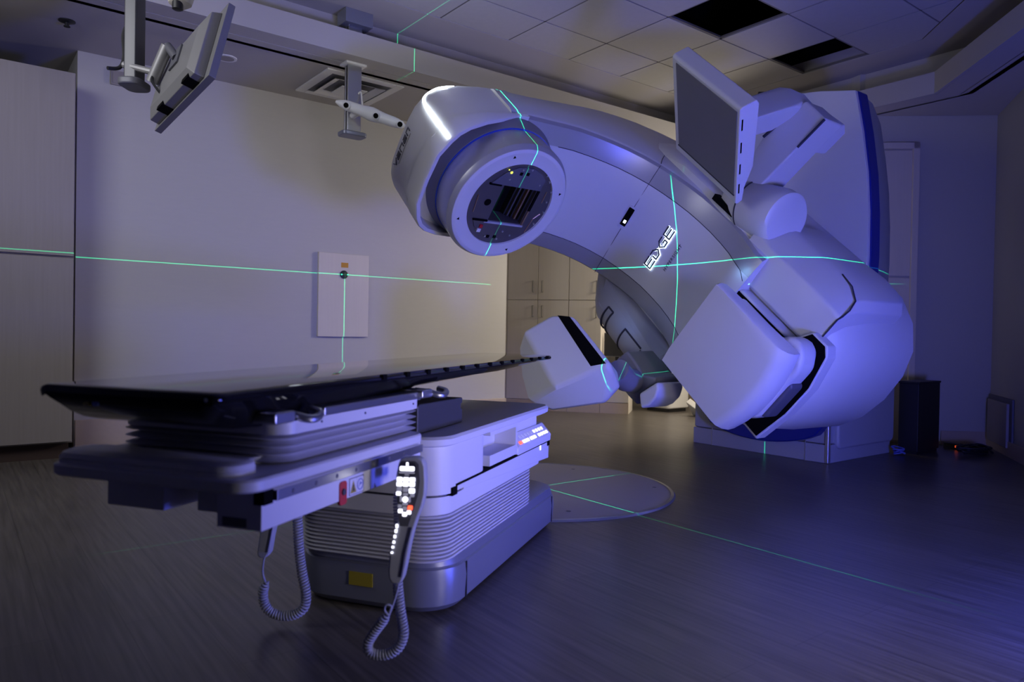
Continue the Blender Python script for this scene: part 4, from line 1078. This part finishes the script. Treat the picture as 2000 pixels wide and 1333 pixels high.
# carriage plate and foot cover
mb = MB(CHX)
mb.loft([[(p[0], p[1], z) for p in rrect(-0.195 - o_, -2.765 - o_, 0.292 + o_, -2.05, 0.045, 6)] for z, o_ in ((0.552, -0.004), (0.556, 0.0), (0.572, 0.0), (0.576, -0.004))])
mb.obj('carriage_plate', M_COVER, couch, smooth=30)
mb = MB(CHX)
mb.loft([[(p[0], p[1], z) for p in rrect(-0.19 - o_, -2.755 - o_, 0.245 + o_, -2.66, 0.04, 6)] for z, o_ in ((0.574, 0.0), (0.583, 0.0), (0.5845, -0.002), (0.586, 0.0), (0.595, -0.004), (0.600, -0.014))])
mb.obj('foot_cover', M_COVER, couch, smooth=30)
mb = MB(CHX); mb.box((-0.18, -2.68, 0.575), (0.19, -2.50, 0.59)); mb.obj('slide_cover', M_COVER, couch, bevel=0.01)
# bellows under the tabletop
mb = MB(CHX); rings = []
nf = 4
for i in range(nf * 6 + 1):
    z = 0.574 + (0.636 - 0.574) * i / (nf * 6)
    o_ = 0.012 * math.cos(2 * math.pi * i / 6 + math.pi) - 0.006
    rings.append([(p[0], p[1], z) for p in rrect(-0.17 - o_, -2.61 - o_, 0.245 + o_, -2.0 + o_, 0.05, 6)])
mb.loft(rings); mb.obj('top_bellows', M_BELLOW, couch, smooth=50)
mb = MB(CHX); mb.loft([[(p[0], p[1], z) for p in rrect(-0.172, -2.61, 0.250, -1.992, 0.045, 6)] for z in (0.635, 0.661)]); bd = mb.obj('top_frame', M_COVER, couch, smooth=30)
for v in (-2.48, -2.30, -2.05):
    mb = MB(CHX); mb.lathe([(0.003, 0.25), (0.0025, 0.2515)], (0, v, 0.650), 'x', 8); mb.obj('screw', M_INK, bd)
mb = MB(CHX); mb.box((-0.13, -2.46, 0.655), (0.244, -1.99, 0.678)); mb.obj('mounting_plate', M_STEEL, couch, bevel=0.003)
# clamp hooks
for v0 in (-2.60, -1.96):
    mb = MB(CHX); mb.prism(rrect(v0 - 0.045, 0.660, v0 + 0.02, 0.684, 0.006), 'x', 0.16, 0.256); hk = mb.obj('clamp_hook', M_STEEL, couch, bevel=0.004)
    mb = MB(CHX); mb.tube(smooth_path([(0.20, v0 + 0.02, 0.676), (0.235, v0 + 0.035, 0.672), (0.262, v0 + 0.05, 0.664), (0.268, v0 + 0.075, 0.664), (0.262, v0 + 0.095, 0.672), (0.235, v0 + 0.10, 0.678)]), 0.009, 10); mb.obj('hook', M_STEEL, hk)

# tabletop
ty = R(1.7)
TTX = CHX @ Matrix.Translation((0.238, -2.785, 0.7305)) @ Matrix.Rotation(ty, 4, 'Z') @ Matrix.Rotation(R(0.5), 4, 'Y') @ Matrix.Rotation(R(0.15), 4, 'X')
Wt, Lt = 0.41, 2.50
def tsec(v, inset, top_dz, dep, bin_):
    """cross-section of the tabletop at length v: top edge, rounded side, slanted underside"""
    x1, x0 = 0 - inset, -Wt + inset
    z = top_dz
    return [(x1 - 0.015, v, z), (x1 - 0.004, v, z - 0.003), (x1, v, z - 0.010), (x1 - 0.002, v, z - 0.018), (x1 - 0.006 - bin_ * 0.25, v, z - 0.038 if dep > 0.04 else z - dep * .7), (x1 - bin_, v, z - dep),
            (x0 + bin_, v, z - dep), (x0 + 0.006 + bin_ * 0.25, v, z - 0.038 if dep > 0.04 else z - dep * .7), (x0 + 0.002, v, z - 0.018), (x0, v, z - 0.010), (x0 + 0.004, v, z - 0.003), (x0 + 0.015, v, z)]
mb = MB(TTX)
S2 = [(0.0, 0.012, -0.006, 0.014, 0.02), (0.003, 0.005, -0.002, 0.026, 0.03), (0.012, 0.001, 0.0, 0.038, 0.045), (0.03, 0.0, 0.0, 0.052, 0.05), (0.06, 0.0, 0.0, 0.066, 0.05), (0.10, 0.0, 0.0, 0.076, 0.045), (0.16, 0.0, 0.0, 0.079, 0.035), (0.30, 0, 0, 0.074, 0.025), (0.45, 0, 0, 0.064, 0.022), (0.80, 0, 0, 0.052, 0.025), (0.84, 0, 0, 0.052, 0.03), (0.92, 0, 0, 0.050, 0.045), (1.2, 0, 0, 0.047, 0.045), (1.6, 0, 0, 0.042, 0.045), (2.1, 0.0, 0, 0.034, 0.045), (2.38, 0.002, 0, 0.026, 0.05), (2.46, 0.02, 0, 0.018, 0.05), (2.50, 0.07, -0.002, 0.010, 0.05)]
mb.loft([tsec(*s) for s in S2]); tt = mb.obj('tabletop', M_CARBON, couch, smooth=50, label='glossy black tabletop')
for i in range(13):
    v = 0.62 + i * 0.14
    mb = MB(TTX); mb.box((-0.008, v, -0.013), (0.0025, v + 0.022, 0.0005)); mb.obj('index_notch', M_VOID, tt)
mb = MB(TTX); mb.lathe([(0.004, -0.002), (0.003, -0.003)], (-0.02, 0, -0.012), 'y', 10); mb.obj('rivet', M_STEEL, tt)
mb = MB(TTX); mb.prism([(-0.300, -0.036), (-0.286, -0.036), (-0.293, -0.022)], 'y', 0.004, 0.02); mb.obj('warning_sticker', M_YELLOW, tt)
mb = MB(TTX); mb.lathe([(0.008, 0.004), (0.007, 0.02)], (-0.272, 0, -0.029), 'y', 14); mb.obj('instruction_sticker', M_SYMB, tt)

# rear couch drive block seen beyond the bellows
mb = MB(CHX); mb.prism([(-1.93, 0.548), (-1.93, 0.630), (-1.915, 0.634), (-1.60, 0.630), (-1.60, 0.610), (-1.612, 0.610), (-1.612, 0.595), (-1.60, 0.595), (-1.60, 0.548)], 'x', -0.10, 0.205); mb.obj('drive_block', M_DBLK, couch, bevel=0.004)
mb = MB(CHX); mb.prism([(-1.7, 0.546), (-1.4, 0.546), (-1.3, 0.57), (-1.7, 0.575)], 'x', -0.20, 0.0); mb.obj('drive_cover', M_DBLK, couch, bevel=0.004)

# lateral drive beam under the carriage plate, with linear rail and labels
mb = MB(CHX); mb.box((0.13, -2.655, 0.456), (0.235, -1.97, 0.553)); bm_ = mb.obj('drive_beam', M_COVER, couch, bevel=0.002)
mb = MB(CHX); mb.box((0.235, -2.63, 0.512), (0.252, -1.99, 0.533)); mb.obj('linear_rail', M_STEEL, bm_, bevel=0.001)
mb = MB(CHX); mb.box((0.22, -2.66, 0.508), (0.244, -2.632, 0.536)); mb.obj('rail_end', M_VOID, bm_)
for i in range(7):
    mb = MB(CHX); mb.lathe([(0.005, 0.252), (0.004, 0.2532)], (0, -2.58 + i * 0.08, 0.5225), 'x', 10); mb.obj('rail_screw', M_DGREY, bm_)
LBX = CHX @ frame((0.235, -2.66, 0.448), (0, 1, 0), (0, 0, 1), (1, 0, 0))
mb = MB(LBX); mb.prism(rrect(0.275, -0.002, 0.305, 0.052, 0.008), 'z', -0.004, 0.003); rs = mb.obj('release_lever', M_RED, couch, bevel=0.001, label='red release lever')
mb = MB(LBX); mb.lathe([(0.008, 0.003), (0.007, 0.006)], (0.290, 0.028, 0), 'z', 16); mb.obj('lever_hub', M_INK, rs)
mb = MB(LBX); mb.box((0.318, 0.012, 0), (0.382, 0.052, 0.0008)); lb = mb.obj('label_sticker', M_INK, couch)
mb = MB(LBX); mb.box((0.3195, 0.0135, 0.0008), (0.3495, 0.0505, 0.0012)); mb.box((0.3505, 0.0135, 0.0008), (0.3805, 0.0505, 0.0012)); mb.obj('label_field', M_COVER, lb)
mb = MB(LBX); mb.prism([(0.3215, 0.017), (0.3475, 0.017), (0.3345, 0.046)], 'z', 0.0012, 0.0017); mb.obj('warning_triangle', M_YELLOW, lb)
mb = MB(LBX); mb.prism([(0.331, 0.021), (0.340, 0.021), (0.3365, 0.030), (0.338, 0.036), (0.332, 0.036), (0.3325, 0.030)], 'z', 0.0017, 0.002); mb.obj('warning_symbol', M_INK, lb)
mb = MB(LBX)
a_ = arc(0.3655, 0.032, 0.0125, 0, 360, 24)[:-1]
mb.tube([(p[0], p[1], 0.0014) for p in a_] + [(a_[0][0], a_[0][1], 0.0014)], 0.0012, 6)
mb.tube([(0.366, 0.032, 0.0014), (0.372, 0.034, 0.0014)], 0.0016, 6); mb.tube([(0.36, 0.027, 0.0014), (0.366, 0.038, 0.0014)], 0.0012, 6)
mb.obj('manual_symbol', M_SYMB, lb)
mb = MB(CHX); mb.box((0.145, -2.6575, 0.461), (0.20, -2.655, 0.478)); mb.obj('serial_label', M_DGREY, couch)
mb = MB(CHX); mb.box((-0.19, -2.62, 0.462), (-0.035, -2.15, 0.552)); mb.obj('drive_housing', M_COVER, couch, bevel=0.004)
mb = MB(CHX); mb.box((0.005, -2.57, 0.456), (0.06, -2.2, 0.50)); mb.obj('drive_bracket', M_COVER, couch, bevel=0.003)

# ================================================================== HAND PENDANTS
def coil(path, rad, wire, pitch):
    P = [Vector(p) for p in path]
    cum = [0.0]
    for a, b_ in zip(P, P[1:]): cum.append(cum[-1] + (b_ - a).length)
    L = cum[-1]; turns = L / pitch; n = int(turns * 9); out = []; j = 0; ref = Vector((0, 1, 0))
    for i in range(n + 1):
        s = L * i / n
        while j < len(P) - 2 and cum[j + 1] < s: j += 1
        f = (s - cum[j]) / max(1e-9, cum[j + 1] - cum[j])
        p = P[j].lerp(P[j + 1], f); tg = (P[j + 1] - P[j]).normalized()
        ref = (ref - tg * ref.dot(tg)).normalized(); q = tg.cross(ref)
        e = min(1.0, min(s, L - s) / 0.02) * 0.8 + 0.2
        a = 2 * math.pi * turns * i / n
        out.append(p + ref * rad * e * math.cos(a) + q * rad * e * math.sin(a))
    return out

PFX = CHX @ Matrix.Translation((0.345, -2.248, 0)) @ Matrix.Rotation(R(14), 4, 'Z')   # local x to the right of the handset, -y its face
pd = thing('hand_pendant', 'hand control pendant with lit white buttons hanging on a coiled cord at the couch corner', 'remote control', (PFX @ Vector((0, 0, 0.545))), 0, None)
def q_(a, b_): return (a * 0.001227, 0.545 - b_ * 0.001227)      # outline drawn in 1.227 mm steps
outl = [q_(*p) for p in ((-25, 16), (-21, 5), (-13, 1), (13, 1), (23, 6), (28, 18), (30, 48), (29, 73), (24, 96), (15, 120), (7, 146), (0, 178), (-6, 213), (-11, 238), (-16, 249), (-24, 252), (-34, 250), (-40, 242), (-42, 226), (-39, 188), (-33, 163), (-26, 143), (-24, 120), (-27, 93), (-29, 68), (-29, 38))]
mb = MB(PFX); mb.prism(outl, 'y', 0.0, 0.034); hb_ = mb.obj('housing', M_GREY, pd, bevel=0.007, seg=4)
face = [q_(*p) for p in ((-22, 16), (-18, 8), (9, 8), (16, 14), (19, 48), (16, 73), (9, 98), (1, 123), (-3, 136), (-19, 136), (-22, 118), (-25, 88), (-26, 48))]
mb = MB(PFX); mb.prism(face, 'y', -0.0018, 0.002); kp = mb.obj('keypad', M_DGREY, pd)
def kq(a, b_): return (a * 0.000221 - 0.0847, 0.572 - b_ * 0.000221)    # keypad drawn in 0.22 mm steps
def kb(x0, y0, x1, y1, m, name='button', d=0.004):
    a, b_ = kq(x0, y0), kq(x1, y1)
    mb = MB(PFX); mb.prism(rrect(a[0], b_[1], b_[0], a[1], min(abs(b_[0] - a[0]), abs(a[1] - b_[1])) * 0.22, 3), 'y', -d, -0.001); return mb.obj(name, m, kp)
kb(256, 180, 440, 342, M_INK, 'display', 0.0022)
kb(336, 182, 362, 222, M_BTN, 'display_icon', 0.0026); kb(268, 226, 428, 276, M_BTN, 'display_text_bar', 0.0026); kb(260, 286, 432, 304, M_BTND, 'display_text_bar', 0.0026); kb(322, 312, 370, 324, M_BTND, 'display_text_bar', 0.0026)
for r_i, (yy, sh) in enumerate(((345, 0), (397, -3))):
    for c_i in range(3): kb(238 + sh + c_i * 70, yy, 298 + sh + c_i * 70, yy + 46, M_BTN)
kb(238, 455, 294, 496, M_BTND); kb(306, 460, 360, 502, M_BTND); kb(372, 462, 436, 516, M_BTN)
kb(232, 502, 284, 542, M_BTN); kb(386, 524, 430, 556, M_BTND)
kb(308, 516, 360, 542, M_BTND); kb(274, 552, 296, 612, M_BTND); kb(366, 556, 390, 616, M_BTND); kb(302, 622, 358, 648, M_BTND)
c_ = kq(332, 585)
mb = MB(PFX); mb.lathe([(0.0068, -0.001), (0.0068, -0.004), (0.005, -0.0055)], (c_[0], 0, c_[1]), 'y', 20); mb.obj('button', M_BTN, kp)
kb(252, 642, 294, 676, M_BTND); kb(306, 662, 352, 702, M_BTND); kb(362, 650, 414, 696, M_BTNR)
kb(256, 690, 304, 732, M_BTN); kb(352, 704, 398, 744, M_BTN); kb(304, 724, 352, 768, M_BTN)
for i, (x, y) in enumerate(((252, 880), (243, 935), (232, 995), (222, 1055), (212, 1110), (203, 1170))):
    a, b_ = kq(x - 7, y - 18 + 2 * i), kq(x + 7, y + 18 - 2 * i)
    mb = MB(PFX); mb.box((a[0] - 0.003, -0.003, b_[1]), (b_[0] - 0.001, 0.004, a[1])); mb.obj('side_light', M_BTN, pd)
mb = MB(PFX); mb.tube([(x, -0.001, z) for x, z in (q_(3, 138), q_(-9, 188), q_(-16, 236))], 0.0022, 6); mb.obj('cover_seam', M_INK, hb_)
cp_ = [(*q_(-23, 250), 0.017), (*q_(-26, 268), 0.017), (*q_(-33, 293), 0.017), (*q_(-41, 314), 0.015)]
mb = MB(PFX); mb.tube(smooth_path([(x, y, z) for x, z, y in cp_] + [(q_(-49, 308)[0], 0.012, q_(-49, 308)[1]), (q_(-47, 296)[0], 0.01, q_(-47, 296)[1]), (q_(-37, 298)[0], 0.012, q_(-37, 298)[1]), (q_(-41, 312)[0], 0.015, q_(-41, 312)[1])]), 0.0026, 8); mb.obj('plain_cord', M_CABLE, pd)
cc = [(-42, 313), (-57, 334), (-74, 358), (-85, 380), (-81, 396), (-64, 402), (-41, 398), (-23, 384), (-15, 358), (-21, 323), (-26, 293), (-30, 258), (-31, 218), (-29, 168), (-31, 128), (-33, 93), (-31, 68)]
cc3 = [(q_(*p)[0], 0.016 + 0.035 * i / 16, q_(*p)[1]) for i, p in enumerate(cc)]
mb = MB(PFX); mb.tube(coil(smooth_path(cc3, 6), 0.0105, 0.0022, 0.0076), 0.0031, 6); mb.obj('coiled_cord', M_CABLE, pd, smooth=180)
mb = MB(PFX); mb.box((-0.035, 0.05, 0.475), (-0.01, 0.085, 0.50)); mb.obj('cord_socket', M_BLACK, pd, bevel=0.002)

QFX = CHX @ Matrix.Translation((-0.13, -2.092, 0)) @ Matrix.Rotation(R(14), 4, 'Z')
def p2(a, b_): return (a * 0.001439, 0.302 - b_ * 0.001439)      # outline drawn in 1.439 mm steps
pd2 = thing('hand_pendant', 'second hand pendant hanging unlit under the foot end, its coil touching the pedestal base', 'remote control', (QFX @ Vector((-0.03, 0, 0.40))))
outl = [p2(*p) for p in ((-33, -60), (-39, -20), (-45, 10), (-48, 40), (-51, 60), (-51, 68), (-45, 73), (-33, 72), (-26, 62), (-21, 30), (-14, -5), (-9, -35), (-5, -65))]
mb = MB(QFX); mb.prism(outl, 'y', 0.0, 0.032); h2 = mb.obj('housing', M_GREY, pd2, bevel=0.006, seg=3)
mb = MB(QFX); mb.tube([(x, -0.001, z) for x, z in (p2(-19, 0), p2(-25, 35), p2(-30, 60))], 0.002, 6); mb.obj('cover_seam', M_INK, h2)
mb = MB(QFX); a = p2(-42, 7); mb.box((a[0] - 0.002, -0.002, a[1] - 0.003), (a[0] + 0.002, 0.002, a[1] + 0.003)); a = p2(-44, 16); mb.box((a[0] - 0.002, -0.002, a[1] - 0.003), (a[0] + 0.002, 0.002, a[1] + 0.003)); mb.obj('side_light', M_BTND, pd2)
mb = MB(QFX); mb.tube(smooth_path([(p2(*p)[0], 0.016, p2(*p)[1]) for p in ((-39, 70), (-42, 85), (-43, 105), (-38, 122), (-33, 128))]), [0.0065] + [0.003] * 32, 8); mb.obj('plain_cord', M_CABLE, pd2)
cc = [(-33, 122), (-39, 130), (-43, 145), (-41, 165), (-29, 183), (-5, 191), (21, 187), (39, 172), (41, 145), (33, 110), (26, 70), (22, 30), (19, -10), (17, -35)]
mb = MB(QFX); mb.tube(coil(smooth_path([(p2(*p)[0], 0.016 + 0.002 * i, p2(*p)[1]) for i, p in enumerate(cc)], 6), 0.0115, 0.0025, 0.0082), 0.0034, 6); mb.obj('coiled_cord', M_CABLE, pd2, smooth=180)
mb = MB(QFX); a = p2(17, -45); mb.box((a[0] - 0.012, 0.03, a[1] - 0.015), (a[0] + 0.012, 0.06, 0.49)); mb.obj('cord_socket', M_BLACK, pd2, bevel=0.002)
